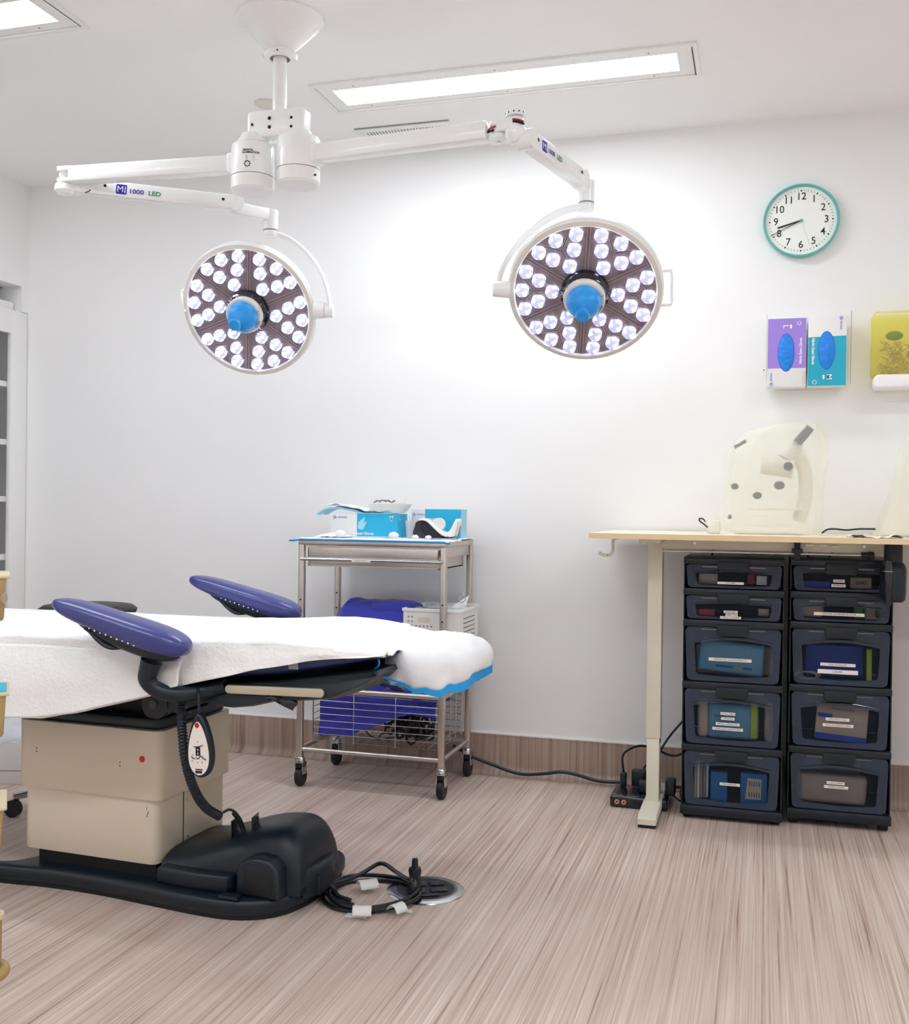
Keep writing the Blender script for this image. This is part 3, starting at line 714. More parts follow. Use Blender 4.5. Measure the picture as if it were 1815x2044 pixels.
g = G(); g.prism([(p.x, p.z) for p in spline([Vector((a.x, a.z, 0)) for a in []], 1)] if False else [(q[0], q[1]) for q in [(.232, .05), (.234, .118), (.245, .136), (.27, .150), (.30, .153), (.33, .148), (.352, .125), (.358, .05)]], -0.02, 0.10, frame((0, 0, 0), (1, 0, 0), (0, -1, 0)) @ Matrix.Translation((0, 0, -0.092)), 0.012, 4)
bulge = bpart('cover_bulge', g, 'black_plastic', mc)
g = G(); g.bb((.258, -.0100, .058), (.340, -.002, .118), .003); bpart('recess', g, 'black_matt', mc, label='black rectangular socket recess')
g = G(); g.bb((.205, -.046, .052), (.262, -.020, .062), .003); bpart('foot_latch', g, 'black_plastic', mc)
g = G(); g.prism([(.325, .10), (.385, .075), (.412, .12), (.412, .21), (.385, .25), (.325, .25)], .03, .108, bev=0.012, seg=4)
cp = bpart('cable_port', g, 'black_plastic', mc)
g = G(); g.bb((.400, .110, .035), (.4165, .190, .086), .003); bpart('port_opening', g, 'black_matt', cp)
# control socket on the cover with its corrugated hose
s0 = bp(487, 1668, .11); s0 = Vector((s0.x, .11, hump(0.4, 0.32)[2]))
g = G(); M = Matrix.Translation(bp(480, 1672, .10)) @ Matrix.Rotation(radians(12), 4, 'Z')
g.box((-.016, 0, .026), (.004, .055, .050), M, .001); g.box((.034, .02, .032), (.004, .055, .050), M, .001); g.box((.008, .0, -.010), (.06, .055, .006), M, .001)
cs = bpart('control_socket', g, 'black_gloss', mc)
g = G(); g.tube([bp(445, 1622, .06), bp(458, 1616, .07), bp(470, 1622, .08), bp(480, 1640, .09)], .0035, 8, 6); g.tube([bp(467, 1622, .08), bp(476, 1634, .09), bp(484, 1652, .10), bp(487, 1668, .10)], .0072, 10, 6)
bpart('plug_lead', g, 'cable_black', cs)
hp = [bp(363, 1392, -.12), bp(362, 1420, -.13), bp(364, 1460, -.13), bp(369, 1510, -.12), bp(380, 1555, -.09), bp(396, 1592, -.04), bp(415, 1615, .01), bp(438, 1629, .05)]
HP = spline(hp, 40); g = G(); n_ = len(HP)
g.tube(HP, lambda t: 0.0112+0.0016*sin(t*n_*1.15), 14, 1); bpart('corrugated_hose', g, 'black_plastic', BT, angle=80)
# seat shell (underbody)
prof = [(-.05, .600), (.02, .567), (.12, .560), (.198, .556), (.227, .549), (.27, .548), (.325, .556), (.387, .572), (.44, .577), (.50, .584), (.545, .590), (.593, .612), (.64, .638), (.662, .655), (.655, .664), (.55, .648), (.407, .622), (.226, .606), (-.05, .615)]
bm = bmesh.new(); ys = [(-.105, 1.0), (-.113, 0.99), (-.085, 1)]; 
def ring(y, k):
    cx_ = .30; cz_ = .625; return [(x, y, (lambda zm: zm+(z-zm)*k if z < zm else z)(.606+max(0, x-.2)*.12)) for x, z in prof]
rows = [ring(-.092, 0.35), ring(-.104, .72), ring(-.105, 0.9), ring(-.085, 1.0), ring(.0, 1.08), ring(.178, 1.15), ring(.35, 1.08), ring(.43, 1.0), ring(.452, .9), ring(.45, .7), ring(.44, .35)]
g = G(); n = len(prof); vs = [p for r in rows for p in r]; fs = []
for i in range(len(rows)-1):
    for j in range(n): k = (j+1) % n; fs.append((i*n+j, i*n+k, (i+1)*n+k, (i+1)*n+j))
fs.append(tuple(range(n))); fs.append(tuple((len(rows)-1)*n+j for j in range(n)))
g.add(vs, fs); us = bpart('seat_shell', g, 'black_plastic', angle=50)
g = G(); M = frame((.395, -.108, .602), (1, 0, .028), (0, -1, 0)); g.prism(rrect(-.134, -.0105, .134, .0105, .0104, 8), -.004, .006, M, .002); bpart('side_rail', g, 'cream_rail', us, label='cream metal accessory rail')
g = G(); g.tube([bp(520, 1400, -.09), bp(545, 1392, -.10), bp(570, 1402, -.10), bp(588, 1408, -.09)], lambda t: .006+.008*t, 10, 5); g.ball(bp(580, 1403, -.095), .016, sc=(1.2, .8, .8)); bpart('release_lever', g, 'black_gloss', us)
g = G(); g.tube([bp(660, 1352, -.10)+Vector((.1, .02, -.0)), bp(745, 1343, -.06), bp(765, 1341, -.04)], .0065, 10, 3); bpart('head_support_bar', g, 'steel_grey', us)
# upholstery
def yn_(x): return -.115 + (max(0, x-.30)/.36)**2*.05
def yf_(x): return .465 - (max(0, x-.25)/.4)**2*.10
def zt_(x): return .700 + .020*math.exp(-((x-.38)/.22)**2) - .010*max(0, -x)*1.2 + (-.004 if x > .55 else 0)
def zb_(x):
    pts = [(-1.2, .60), (.1, .612), (.226, .616), (.407, .636), (.55, .664), (.66, .690)]
    for (a, b), (c, d) in zip(pts, pts[1:]):
        if x <= c: return b+(d-b)*max(0, (x-a))/(c-a)
    return .69
def padf(u, v):
    x = -1.15 + 1.81*u; y0, y1 = yn_(x), yf_(x); e = 1.0
    if u > .97: e = sqrt(max(0.0, 1-((u-.97)/.03)**2))*.25+.75
    zt, zb = zt_(x)-.006, zb_(x); zc_, hz = (zt+zb)/2, (zt-zb)/2*e; yc, hy = (y0+y1)/2, (y1-y0)/2*(0.97+.03*e)
    a = 2*pi*v; c, s = cos(a), sin(a)
    return (x, yc+hy*math.copysign(abs(c)**.22, c), zc_+hz*math.copysign(abs(s)**.45, s))
g = G(); g.grid(padf, 60, 48); n = 49; g.f.append(tuple(60*n+j for j in range(48))); pad = bpart('upholstered_pad', g, 'navy_vinyl_deep', angle=60)
g = G(); q = bp(588, 1336, -.1); xx = q.x; g.grid(lambda u, v: (xx-.012+.026*u, yn_(xx)-.0035+.003*abs(v-.5)*2, zb_(xx)+.014+.034*v), 3, 6); bpart('clear_tape', g, 'clear_bag', pad, label='strip of clear tape')
# armrests
def armrest(P, nm_label=None):
    """P: table-frame offset of the armrest"""
    T = Matrix.Translation(P)
    A = Vector((-.19, 0, .800)); B = Vector((.205, 0, .700)); d = (B-A); L = d.length
    M = T @ frame((A+B)/2, d, (-d.z, 0, d.x))
    if True:
        def f(u, v):
            t = -1+2*u; e = max(0.0, 1-abs(t)**4.2)**(1/2.3); a = 2*pi*v; c, s = cos(a), sin(a)
            wd = (.052 + .007*t)*e; ht = (.030+.007*t if s > 0 else .030+.006*t)*e
            return (t*L/2, wd*math.copysign(abs(c)**.75, c), ht*math.copysign(abs(s)**.7, s))
        g = G(); g.grid(f, 48, 36, M); p = bpart('armrest', g, 'navy_vinyl', angle=70)
        g = G(); g.grid(lambda u, v: (lambda t, a: (.02+t*.155+.01, .040*max(0, 1-abs(t)**3)**.5*cos(a)*(1-.25*(t < 0)*abs(t)), -.024-.028*max(0, 1-abs(t)**2)**.5*max(0, sin(a))**.6*(1+.3*t)))(-1+2*u, pi*v), 24, 16, M)
        bpart('under_shell', g, 'black_plastic', p)
        g = G()
        for k in range(9): g.ball(M @ Vector((-.05+k*.017, -.0505-.0004*k, -.0185-.0004*(k % 3))), .0016, u=8, v=6, sc=(1.6, .6, 1.0+.4*(k % 2)))
        bpart('stitching', g, 'print_white', p)
        g = G(); g.tube([M @ Vector(q) for q in ((.035, -.01, -.042), (.0, -.02, -.052), (-.03, -.025, -.045), (-.06, -.028, -.030), (-.075, -.030, -.026))], lambda t: .010-.004*abs(t-.3), 10, 6, flat=.6); bpart('tilt_lever', g, 'black_plastic', p)
    return p
near = armrest(Vector((0, -.185, .0)))
g = G()
pp = [(.100, -.185, .668), (.092, -.185, .645), (.086, -.183, .622), (.100, -.175, .600), (.135, -.16, .586), (.175, -.135, .584), (.215, -.10, .592), (.25, -.09, .600)]
g.tube(pp, lambda t: .027-.008*min(1, t*2.4) if t < .45 else .0195, 18, 8); bpart('armrest_post', g, 'black_plastic', near)
far = armrest(Vector((-.092, .560, .012)))
g = G(); g.tube([(.02, .56, .69), (.02, .55, .64), (.04, .50, .60), (.08, .42, .59)], .02, 16, 6); bpart('armrest_post', g, 'black_plastic', far)
# hand control hanging from the rail
hc = BM @ bp(402, 1490, -.15)
HC = thing('hand_control', 'teardrop-shaped hand control with a red button, hanging beside the corrugated hose', 'remote control', BM @ Vector((bp(402, 1540, -.15))), TH)
def hcw(px, py, yl=-.15): return BM @ bp(px, py, yl)
nrm = (BM.to_3x3() @ Vector((0, -1, 0))).normalized()
ax0, ax1 = hcw(399, 1422), hcw(404, 1552)
Mh = frame((ax0+ax1)/2, (ax1-ax0).cross(nrm), nrm); Lh = (ax1-ax0).length
if (Mh @ Vector((0, 1, 0)) - Mh @ Vector((0, 0, 0))).z < 0: Mh = Mh @ Matrix.Rotation(pi, 4, 'Z')
def tear(k, s=1.0):
    o = []; H = Lh/2
    for i in range(48):
        a = 2*pi*i/48; y = cos(a)
        w = .0385*s*(sin(a))*(0.50+0.50*((1-y)/2)**0.9)
        o.append((w*1.12, (y*H*0.985)*s + (0 if s == 1 else -.006)))
    return o
g = G(); g.prism(tear(1), -.012, .012, Mh, .007, 4); hb = part('housing', g, 'black_plastic', HC)
g = G(); g.prism(tear(1, .83), .011, .0128, Mh); fp = part('face_plate', g, 'label_white', hb)
g = G(); g.prism(ell(-.001, .050, .0056, .0066, 20), .0128, .0140, Mh); part('button', g, 'red_dot', hb, label='red stop button')
g = G(); Ms = Mh @ Matrix.Translation((0, 0, .0131))
g.box((-.001, -.013, 0), (.013, .021, .0004), Ms); g.tube([(-.013, -.002, 0), (0, -.0015, 0), (.014, .002, 0)], .0011, 6, 3, Ms)
g.tube([(-.020, -.026, 0), (-.015, -.030, 0), (-.010, -.031, 0)], .0012, 6, 3, Ms); g.tube([(-.006, -.031, 0), (.001, -.029, 0), (.006, -.024, 0), (.012, -.029, 0), (.021, -.033, 0)], .0012, 6, 3, Ms)
for x, y in ((-.001, .010), (-.016, -.022), (-.018, -.036), (-.007, -.027), (-.003, -.040), (.010, -.039), (.013, -.025)): g.prism(ell(x, y, .0013, .0013, 8), 0, .0004, Ms)
g.box((0, -.057, 0), (.020, .003, .0004), Ms); g.box((-.001, -.063, 0), (.019, .006, .0004), Ms); part('printed_icons', g, 'print_black', hb)
g = G()
for y in (-.009, -.018): g.prism(ell(-.001, y, .0015, .002, 10), .0136, .0140, Mh)
part('icon_window', g, 'print_white', hb)
g = G(); g.tube([hcw(398, 1424), hcw(397, 1400), hcw(396, 1380, -.14), hcw(390, 1365, -.12), hcw(384, 1352, -.105)], .0034, 8, 6); part('cord', g, 'black_plastic', HC)

# ------------------------------------------------------------------ paper sheet over the table
LOW = [(-1.2, .470), (-.6, .472), (-.40, .482), (-.256, .494), (-.146, .514), (-.024, .547), (.08, .575), (.12, .592), (.17, .605), (.253, .628), (.363, .655), (.471, .676), (.576, .690), (.66, .690)]
def low(x):
    for (a, b), (c, d) in zip(LOW, LOW[1:]):
        if x <= c: return b+(d-b)*(x-a)/(c-a)
    return LOW[-1][1]
def sheet(u, v):
    x = -1.16 + 1.828*u; y0, y1, zt = yn_(x)+.008, yf_(x)-.01, zt_(x)+.006
    if v < .22:      # hanging side facing the room
        t = v/.22; zl = low(x); zz = zl+(zt-.012-zl)*t
        y = y0-.014-.03*(1-t)*min(1, (zt-zl)/.18) + .012*nz(x*7, t*1.4, 3)*(1-t)
        if x > .58: zz += (x-.58)*.1
        y += .004*nz(x*30, zz*20); return (x, y, zz+.004*nz(x*9, 2.2))
    if v < .30:
        t = (v-.22)/.08; a = t*pi/2; r = .018
        return (x, y0-.014+r*(1-cos(a)), zt-.012+.012*sin(a)+.0022*nz(x*14, v*30, 1))
    if v < .92:
        t = (v-.30)/.62; y = y0+.004+(y1-y0-.008)*t
        z = zt + .0045*nz(x*5, y*9, 4) + .006*max(0, nz(x*3.1, y*5, 9)) + .002*nz(x*22, y*22, 2)
        if x > .52: z += .007*((x-.52)/.12)*nz(x*20, y*26, 7)+.004
        z -= .010*max(0, (x-.60)/.06)
        return (x, y, z)
    t = (v-.92)/.08; return (x, y1+.012*sin(t*pi/2), zt-.05*t)
g = G(); g.grid(sheet, 220, 100, BM)
solo('paper_sheet', g, 'paper_sheet', 'white crepe paper sheet draped over the procedure table', 'paper sheet', angle=80, solid=0.0015)
# second fold lying over the hanging side
def fold(u, v):
    x = -1.16+1.32*u; zt = zt_(x)-.020-.006*nz(x*5, 1); zl = low(x)+.004
    t = v; lift = .035*math.exp(-((x+.36)/.42)**2)
    z = zt+lift*0+ (zl-zt)*t; y = yn_(x)-.012-.022*sin(min(1, t*1.6)*pi/2)-.016*t+.008*nz(x*6, t*2, 8)*(t+.2)+.003*nz(x*24, z*18, 1)
    return (x, y, z)
g = G(); g.grid(fold, 150, 30, BM); o = solo('paper_sheet', g, 'paper_sheet', 'lower layer of crepe paper hanging from the near side of the bed', 'paper sheet', angle=80, solid=0.0012)

# ------------------------------------------------------------------ covered headrest
HR = thing('headrest', 'headrest at the end of the table, bagged in a white cover with blue hem', 'headrest', BM @ Vector((.73, .16, .60)), TH)
hcx, hcy = .722, .165
def headf(u, v, off=0.0):
    a = 2*pi*u; ca, sa = cos(a), sin(a)
    rx = (.128 if ca > 0 else .128); ry = .150
    ex = math.copysign(abs(ca)**.72, ca); ey = math.copysign(abs(sa)**.80, sa)
    wr = 1+.045*nz(ca*2.2, sa*2.2, v*2)+.014*nz(ca*6, sa*6, v*4)
    if v < .62:
        t = v/.62; k = sin(t*pi/2)**.75; z = .668+.062*cos(t*pi/2)**.8 - .010*t
        z += .009*nz(ca*3*k, sa*3*k, 5)*k+.005*nz(ca*8*k, sa*8*k, 2)
    else:
        t = (v-.62)/.38; k = 1-.06*t*t; z = .658-(.030-.016*ca*abs(ca))*t
        z += (.014*nz(ca*3, sa*3, 11)+.006*nz(ca*8, sa*8, 4))*t - .026*t*max(0, -sa)*(1-abs(ca-.25))
    return Vector((hcx+rx*k*wr*ex, hcy+ry*k*wr*ey+.0, z + (ca < -.5)*(-.012)*(abs(ca)-.5)))
g = G(); g.grid(lambda u, v: BM @ headf(u, v), 96, 40); cv = part('cover', g, 'poly_cover', HR, angle=80)
g = G(); g.grid(lambda u, v: BM @ (headf(u, 1.0)+Vector((0.004*cos(2*pi*u), 0.006*sin(2*pi*u), .003-(.002+.020*max(0, cos(2*pi*u+.45))**.7+.010*max(0, -cos(2*pi*u+.1))**3)*v))), 96, 4); part('blue_hem', g, 'hem_blue', cv, label='blue edge strip of the cover')
g = G()
g.tube([BM @ Vector(q) for q in ((.620, -.020, .698), (.632, -.028, .684), (.634, -.030, .668), (.620, -.028, .654), (.612, -.022, .646), (.635, -.018, .640), (.660, -.010, .632), (.690, -.004, .624))], lambda t: .010-.004*abs(t-.5), 8, 6, flat=.35, up=(.3, -1, .3)); part('gathered_hem', g, 'hem_blue', cv, label='crumpled blue edge at the neck of the cover')
g = G(); g.bb((.67, .05, .612), (.80, .28, .640), .02, M=BM); part('cushion_shell', g, 'black_plastic', HR)
g = G(); g.tube([BM @ Vector(q) for q in ((.60, .10, .63), (.66, .10, .605), (.74, .10, .600))], .010, 10, 4); part('support_arm', g, 'black_plastic', HR)

# ------------------------------------------------------------------ stool behind the table
sc_ = BM @ Vector((-.76, .66, 0)); 
ST = thing('stool', 'black-cushioned stool behind the bed, only the seat edge showing', 'stool', (sc_.x, sc_.y, 0))
T = Matrix.Translation((sc_.x, sc_.y, 0))
g = G(); g.lathe([(0, .700), (.11, .700), (.150, .695), (.165, .684), (.160, .67), (.14, .660), (0, .660)], T, 40); part('seat', g, 'black_rubber', ST)
g = G(); g.cyl((sc_.x, sc_.y, .08), (sc_.x, sc_.y, .667), .025); part('column', g, 'chrome', ST)
for k in range(5):
    a = 2*pi*k/5+.3; g = G(); g.cyl((sc_.x, sc_.y, .09), (sc_.x+.24*cos(a), sc_.y+.24*sin(a), .065), .016, .012); lg = part('leg', g, 'chrome', ST)
    g = G(); g.cyl((sc_.x+.24*cos(a), sc_.y+.24*sin(a)-.012, .028), (sc_.x+.24*cos(a), sc_.y+.24*sin(a)+.012, .028), .028); part('castor', g, 'black_rubber', lg)

# ------------------------------------------------------------------ floor outlet, plug and coiled cord
oc = Vector((-.875, -1.292, 0)); T = Matrix.Translation(oc)
FO = thing('floor_outlet', 'round floor socket with a satin steel rim and black flip lids', 'floor socket', oc)
g = G(); g.lathe([(.078, .0005), (.078, .006), (.085, .0065), (.100, .0045), (.107, .0008)], T, 64); part('rim', g, 'chrome', FO)
g = G(); g.lathe([(0, .0062), (.0785, .0062), (.0785, .0005)], T, 48); pl = part('plate', g, 'black_rubber', FO)
for k, (x, y, w, d) in enumerate(((-.02, .03, .05, .032), (.035, .03, .04, .036), (-.03, -.02, .05, .034), (.032, -.018, .045, .034), (0, -.055, .05, .018))):
    g = G(); g.box((x, y, .0085), (w, d, .004), T @ Matrix.Rotation(radians(28), 4, 'Z'), .0015); part('flip_lid', g, 'black_plastic', pl)
g = G(); g.text('L H', .022, T @ Matrix.Rotation(radians(-10), 4, 'Z') @ Matrix.Translation((.01, .02, .0115))); part('embossed_letters', g, 'black_gloss', pl)
def fl(px, py, z=.008): return at_z(px, py, z)
CD = thing('power_cord', 'coiled black power cord taped up between table base and floor socket', 'power cord', (fl(738, 1782).x, fl(738, 1782).y, 0))
cc = fl(742, 1783); R_ = .118
g = G()
for k in range(3):
    pts = []
    for i in range(28):
        a = 2*pi*i/28; r = R_+(k-1)*.010+.006*sin(3*a+k); pts.append(Vector((cc.x+r*cos(a), cc.y+r*1.02*sin(a), .007+.009*(k % 2)+.004*sin(2*a+k)+.002*k)))
    g.tube(pts, .0058, 8, 3, closed=True)
part('cord_coil', g, 'cable_black', CD)
g = G(); g.tube([fl(645, 1758, .045), fl(662, 1762, .03), fl(690, 1757, .03), fl(720, 1745, .035), fl(760, 1732, .045)+Vector((0, 0, .012)), fl(790, 1740, .07), fl(808, 1752, .105), fl(821, 1757, .118), fl(827, 1760, .105), fl(828, 1766, .085)], .0058, 10, 8)
part('cord_run', g, 'cable_black', CD)
pb = fl(828, 1779, .01)
g = G(); T2 = Matrix.Translation((pb.x, pb.y, 0)); g.lathe([(0, .010), (.020, .010), (.020, .028), (.0165, .034), (.0155, .052), (.018, .066), (.016, .074), (.009, .078), (.008, .098), (0, .100)], T2, 24); part('plug', g, 'cable_black', CD)
g = G(); g.tube([fl(640, 1770, .035), fl(655, 1785, .02), fl(680, 1800, .012), fl(705, 1806, .012)], .0058, 8, 6); g.tube([fl(640, 1766, .05), fl(662, 1770, .035), fl(676, 1788, .018), fl(700, 1797, .014)], .0058, 8, 6); part('cord_ends', g, 'cable_black', CD)
def tape(px0, py0, px1, py1, wdt, lab, z=.028):
    a, b = fl(px0, py0, z), fl(px1, py1, z); d = b-a; L = d.length; M = frame((a+b)/2, d, (0, 0, 1)); g = G()
    g.grid(lambda u, v: ((u-.5)*L, (v-.5)*wdt*(1+.05*sin(u*40)), .0045-.020*abs(v-.5)**2.2*4*(.028/.028)+.001*nz(u*9, v*9)), 10, 8, M)
    solo('masking_tape', g, 'tape_white', lab, 'tape', group='white tape on the power cord', angle=60, solid=.0006)
tape(716, 1762, 752, 1757, .050, 'white tape wrapped over the far side of the coiled cord')
tape(704, 1812, 742, 1812, .045, 'white tape wrapped over the near side of the coiled cord, left')
tape(782, 1811, 804, 1803, .042, 'white tape wrapped over the cord coil beside the steel rim')
def torn(px, py, L, wdt, rot, lab):
    c = fl(px, py, .001); g = G(); M = Matrix.Translation(c) @ Matrix.Rotation(rot, 4, 'Z'); pts = []
    for i in range(8): pts.append((-L/2+L*i/7, -wdt/2+.003*sin(i*5.1)))
    for i in range(8): pts.append((L/2-L*i/7, wdt/2+.003*cos(i*4.3)))
    g.prism(pts, 0.0002, .0022, M); solo('tape_end', g, 'tape_white', lab, 'tape', group='white tape on the power cord')
torn(713, 1828, .055, .030, .1, 'torn end of white tape stuck to the floor in front of the coil')
torn(806, 1819, .042, .022, .3, 'smaller torn tape end on the floor near the round socket')

# ------------------------------------------------------------------ instrument trolley
TX0, TX1, TY0, TY1 = -1.655, -1.100, -.430, -.086
TR = thing('instrument_trolley', 'stainless steel instrument trolley on castors with a wire basket below', 'trolley', ((TX0+TX1)/2, (TY0+TY1)/2, 0))
g = G(); g.bb((TX0-.012, TY0-.014, .905), (TX1+.012, TY1+.012, .928), .006); g.bb((TX0, TY0, .899), (TX1, TY1, .906)); part('top_shelf', g, 'brushed_steel', TR)
for x, y in ((TX0, TY0), (TX1, TY0), (TX0, TY1), (TX1, TY1)):
    g = G(); g.bb((x-.0115, y-.0115, .105), (x+.0115, y+.0115, .908), .005, seg=3); pst = part('post', g, 'brushed_steel', TR)
    for z in (.64, .70): 
        g = G(); g.cyl((x, y-.0112, z), (x, y-.0122, z), .0035, seg=10); part('hole', g, 'black_matt', pst)
    g = G(); g.lathe([(0, .112), (.016, .112), (.020, .106), (.020, .090), (.014, .086), (0, .086)], Matrix.Translation((x, y, 0)), 20); cs_ = part('castor', g, 'chrome', TR)
    g = G(); g.bb((x-.017, y-.010, .045), (x-.013, y+.024, .090), .001); g.bb((x+.013, y-.010, .045), (x+.017, y+.024, .090), .001); g.bb((x-.017, y-.010, .086), (x+.017, y+.024, .091)); part('fork', g, 'chrome', cs_)
    g = G(); M = frame((x, y+.008, .0355), (0, 1, 0), (1, 0, 0)); g.lathe([(0, -.012), (.022, -.012), (.031, -.0125), (.035, -.008), (.0355, 0), (.035, .008), (.031, .0125), (.022, .012), (0, .012)], M, 28); part('wheel', g, 'black_rubber', cs_)
    g = G(); g.bb((x-.012, y-.014, .070), (x+.012, y+.006, .086), .003); part('brake_cover', g, 'black_rubber', cs_)
g = G()
for a, b in (((TX0, TY0), (TX1, TY0)), ((TX0, TY1), (TX1, TY1)), ((TX0, TY0), (TX0, TY1)), ((TX1, TY0), (TX1, TY1))):
    g = G(); g.cyl((a[0], a[1], .140), (b[0], b[1], .140), .0085, seg=16); part('lower_rail', g, 'brushed_steel', TR)
    g = G(); g.cyl((a[0], a[1], .366), (b[0], b[1], .366), .0105, seg=16); part('middle_rail', g, 'brushed_steel', TR)
# pull-out tray and rail bar
g = G()
x0, x1, y0, y1 = TX0+.024, TX1-.018, TY0-.004, TY1-.03
g.bb((x0, y0, .862), (x1, y0+.004, .898), .001); g.bb((x0, y0+.002, .833), (x1, y0+.008, .862), .001)
g.prism(rrect(x0+.004, .826, x1-.004, .86, .010, 5), 0, .003, frame((0, y0+.010, 0), (1, 0, 0), (0, -1, 0))); g.bb((x0, y0, .826), (x1, y1, .830)); g.bb((x1-.004, y0, .826), (x1, y1, .895)); g.bb((x0, y0, .826), (x0+.004, y1, .895))
tr = part('tray', g, 'brushed_steel', TR)
g = G(); g.cyl((TX0, TY0-.012, .853), (TX1, TY0-.012, .853), .0068, seg=14); rb = part('pull_bar', g, 'chrome', tr)
g = G(); g.bb((-1.449, TY0-.0200, .8465), (-1.375, TY0-.0185, .8575)); lb = part('label_strip', g, 'label_white', tr)
g = G(); g.text('INSTRUMENTS', .0080, face_front(-1.412, TY0-.0204, .852), sx=.95); part('lettering', g, 'print_grey', lb)
for k in range(4):
    g = G(); x = TX0+.10+k*.10; g.cyl((x, y0-.0005, .884), (x, y0-.0014, .884), .0016, seg=8); part('rivet', g, 'steel_grey', tr)
g = G(); g.bb((TX1-.003, TY0+.02, .868), (TX1+.002, TY1-.02, .893), .001); g.bb((TX1-.001, TY0+.02, .893), (TX1+.0015, TY1-.02, .905)); part('side_channel', g, 'brushed_steel', TR)
g = G(); g.bb((TX0, TY0, .470), (TX1, TY1, .478)); part('middle_shelf', g, 'brushed_steel', TR)
# wire basket
wb = G(); bx0, bx1, by0, by1, bz0, bz1 = TX0+.043, TX1-.02, TY0+.022, TY1-.022, .172, .348
def wires(name, segs, r):
    g = G()
    for a, b in segs: g.cyl(a, b, r, seg=8)
    return g
zs = [bz0+(bz1-bz0)*i/7 for i in range(8)]
bk = part('wire_basket', wires('', [((bx0, by0, z), (bx1, by0, z)) for z in zs], .0018), 'chrome', TR)
part('basket_back', wires('', [((bx0, by1, z), (bx1, by1, z)) for z in zs], .0018), 'chrome', bk)
for x in (bx0, bx1): part('basket_side', wires('', [((x, by0, z), (x, by1, z)) for z in zs]+[((x, by0+(by1-by0)*k/4, bz0), (x, by0+(by1-by0)*k/4, bz1)) for k in range(5)], .0018), 'chrome', bk)
for k in range(4):
    for y in (by0-.002, by1): part('basket_upright', wires('', [((bx0+(bx1-bx0)*k/3, y, bz0-.004), (bx0+(bx1-bx0)*k/3, y, bz1+.014))], .0022), 'chrome', bk)
part('basket_floor', wires('', [((bx0+(bx1-bx0)*k/12, by0, bz0), (bx0+(bx1-bx0)*k/12, by1, bz0)) for k in range(13)], .0018), 'chrome', bk)

# --- on the trolley top
def cloth(fn, nu, nv): g = G(); g.grid(fn, nu, nv); return g
def pad_top(u, v):
    x = TX0-.030+(TX1-TX0+.048)*u; y = TY0-.017+(TY1-TY0+.02)*v; z = .9315
    z += .0045*max(0, nz(x*14, y*14, 3))+.0015*nz(x*40, y*40)
    if v < .02: z = .9255+.001*nz(x*9, 1)
    if u < .06: z -= .010*((.06-u)/.06)**1.2*(1-.5*v)
    if u > .965 and v < .5: z -= .006*((u-.965)/.035)
    return (x, y, z)
solo('absorbent_pad', cloth(pad_top, 90, 40), 'poly_cover', 'white absorbent pad spread over the trolley top', 'absorbent pad', angle=80, solid=.0012)
g = G(); g.grid(lambda u, v: (TX0-.046*(1 if u < .01 else .65)+(TX1-TX0+.058)*u if u > 0 else TX0-.046, TY0-.0185, .9290-.0065*v-.006*max(0, (.05-u)/.05)+.0008*nz(u*14, 0)+(-.004 if u > .97 else 0)), 60, 3)
solo('pad_edge', g, 'hem_blue', 'bright blue edge of the absorbent pad along the front of the trolley', 'pad edge', angle=80, solid=.0016)
def carton(name, label, cat, a, b, body, panels, group=None, rot=0.0):
    """box from corner a to b with flat printed panels (x0,x1,z0,z1,material) on its front"""
    t = thing(name, label, cat, ((a[0]+b[0])/2, (a[1]+b[1])/2, a[2]), rot, group); W = WM[t]
    dx, dy, dz = (b[0]-a[0])/2, (b[1]-a[1])/2, b[2]-a[2]
    g = G(); g.bb((-dx, -dy, 0), (dx, dy, dz), .0015, W); bx = part('carton', g, body, t)
    for nm, fx0, fx1, fz0, fz1, m in panels:
        g = G(); g.bb((-dx+2*dx*fx0, -dy-.0005, dz*fz0), (-dx+2*dx*fx1, -dy+.0002, dz*fz1), 0, W); part(nm, g, m, bx)
    return t, bx, W, dx, dy, dz
t, bx, W, dx, dy, dz = carton('glove_box', 'blue and white glove carton lying under the crumpled packet, left on the trolley', 'glove box', (-1.598, -.30, .934), (-1.325, -.19, 1.024), 'card_white', [('printed_panel', .40, 1.0, .04, 1.0, 'card_cyan')])
g = G(); g.bb((dx, -dy, .0), (dx+.0006, dy, dz), 0, W); part('end_panel', g, 'card_cyan', bx)
FM = W @ frame((0, -dy-.0008, 0), (1, 0, 0), (0, -1, 0))
g = G(); g.text('M', .020, FM @ Matrix.Translation((.112, .075, 0)), bold=.0002); g.box((.112, .063, 0), (.010, .002, .0002), FM); g.text('Exam Gloves', .014, FM @ Matrix.Translation((.004, .014, 0)), bold=.0003); g.text('ex', .014, W @ frame((dx+.001, -.03, .070), (0, 1, 0), (1, 0, 0)))
g.tube([(.103, .010, 0), (.107, .018, 0), (.113, .018, 0), (.117, .010, 0)], .0008, 6, 3, FM); part('lettering', g, 'print_white', bx)
hand = [(-.012, 0), (.008, -.002), (.013, .012), (.020, .030), (.017, .033), (.008, .022), (.010, .040), (.006, .052), (.003, .040), (-.003, .036), (-.006, .038), (-.009, .028), (-.013, .030), (-.015, .012)]
g = G(); g.prism(hand, 0, .0003, FM @ Matrix.Translation((-.010, .030, 0)) @ Matrix.Rotation(radians(-6), 4, 'Z')); part('hand_picture', g, 'card_light', bx)
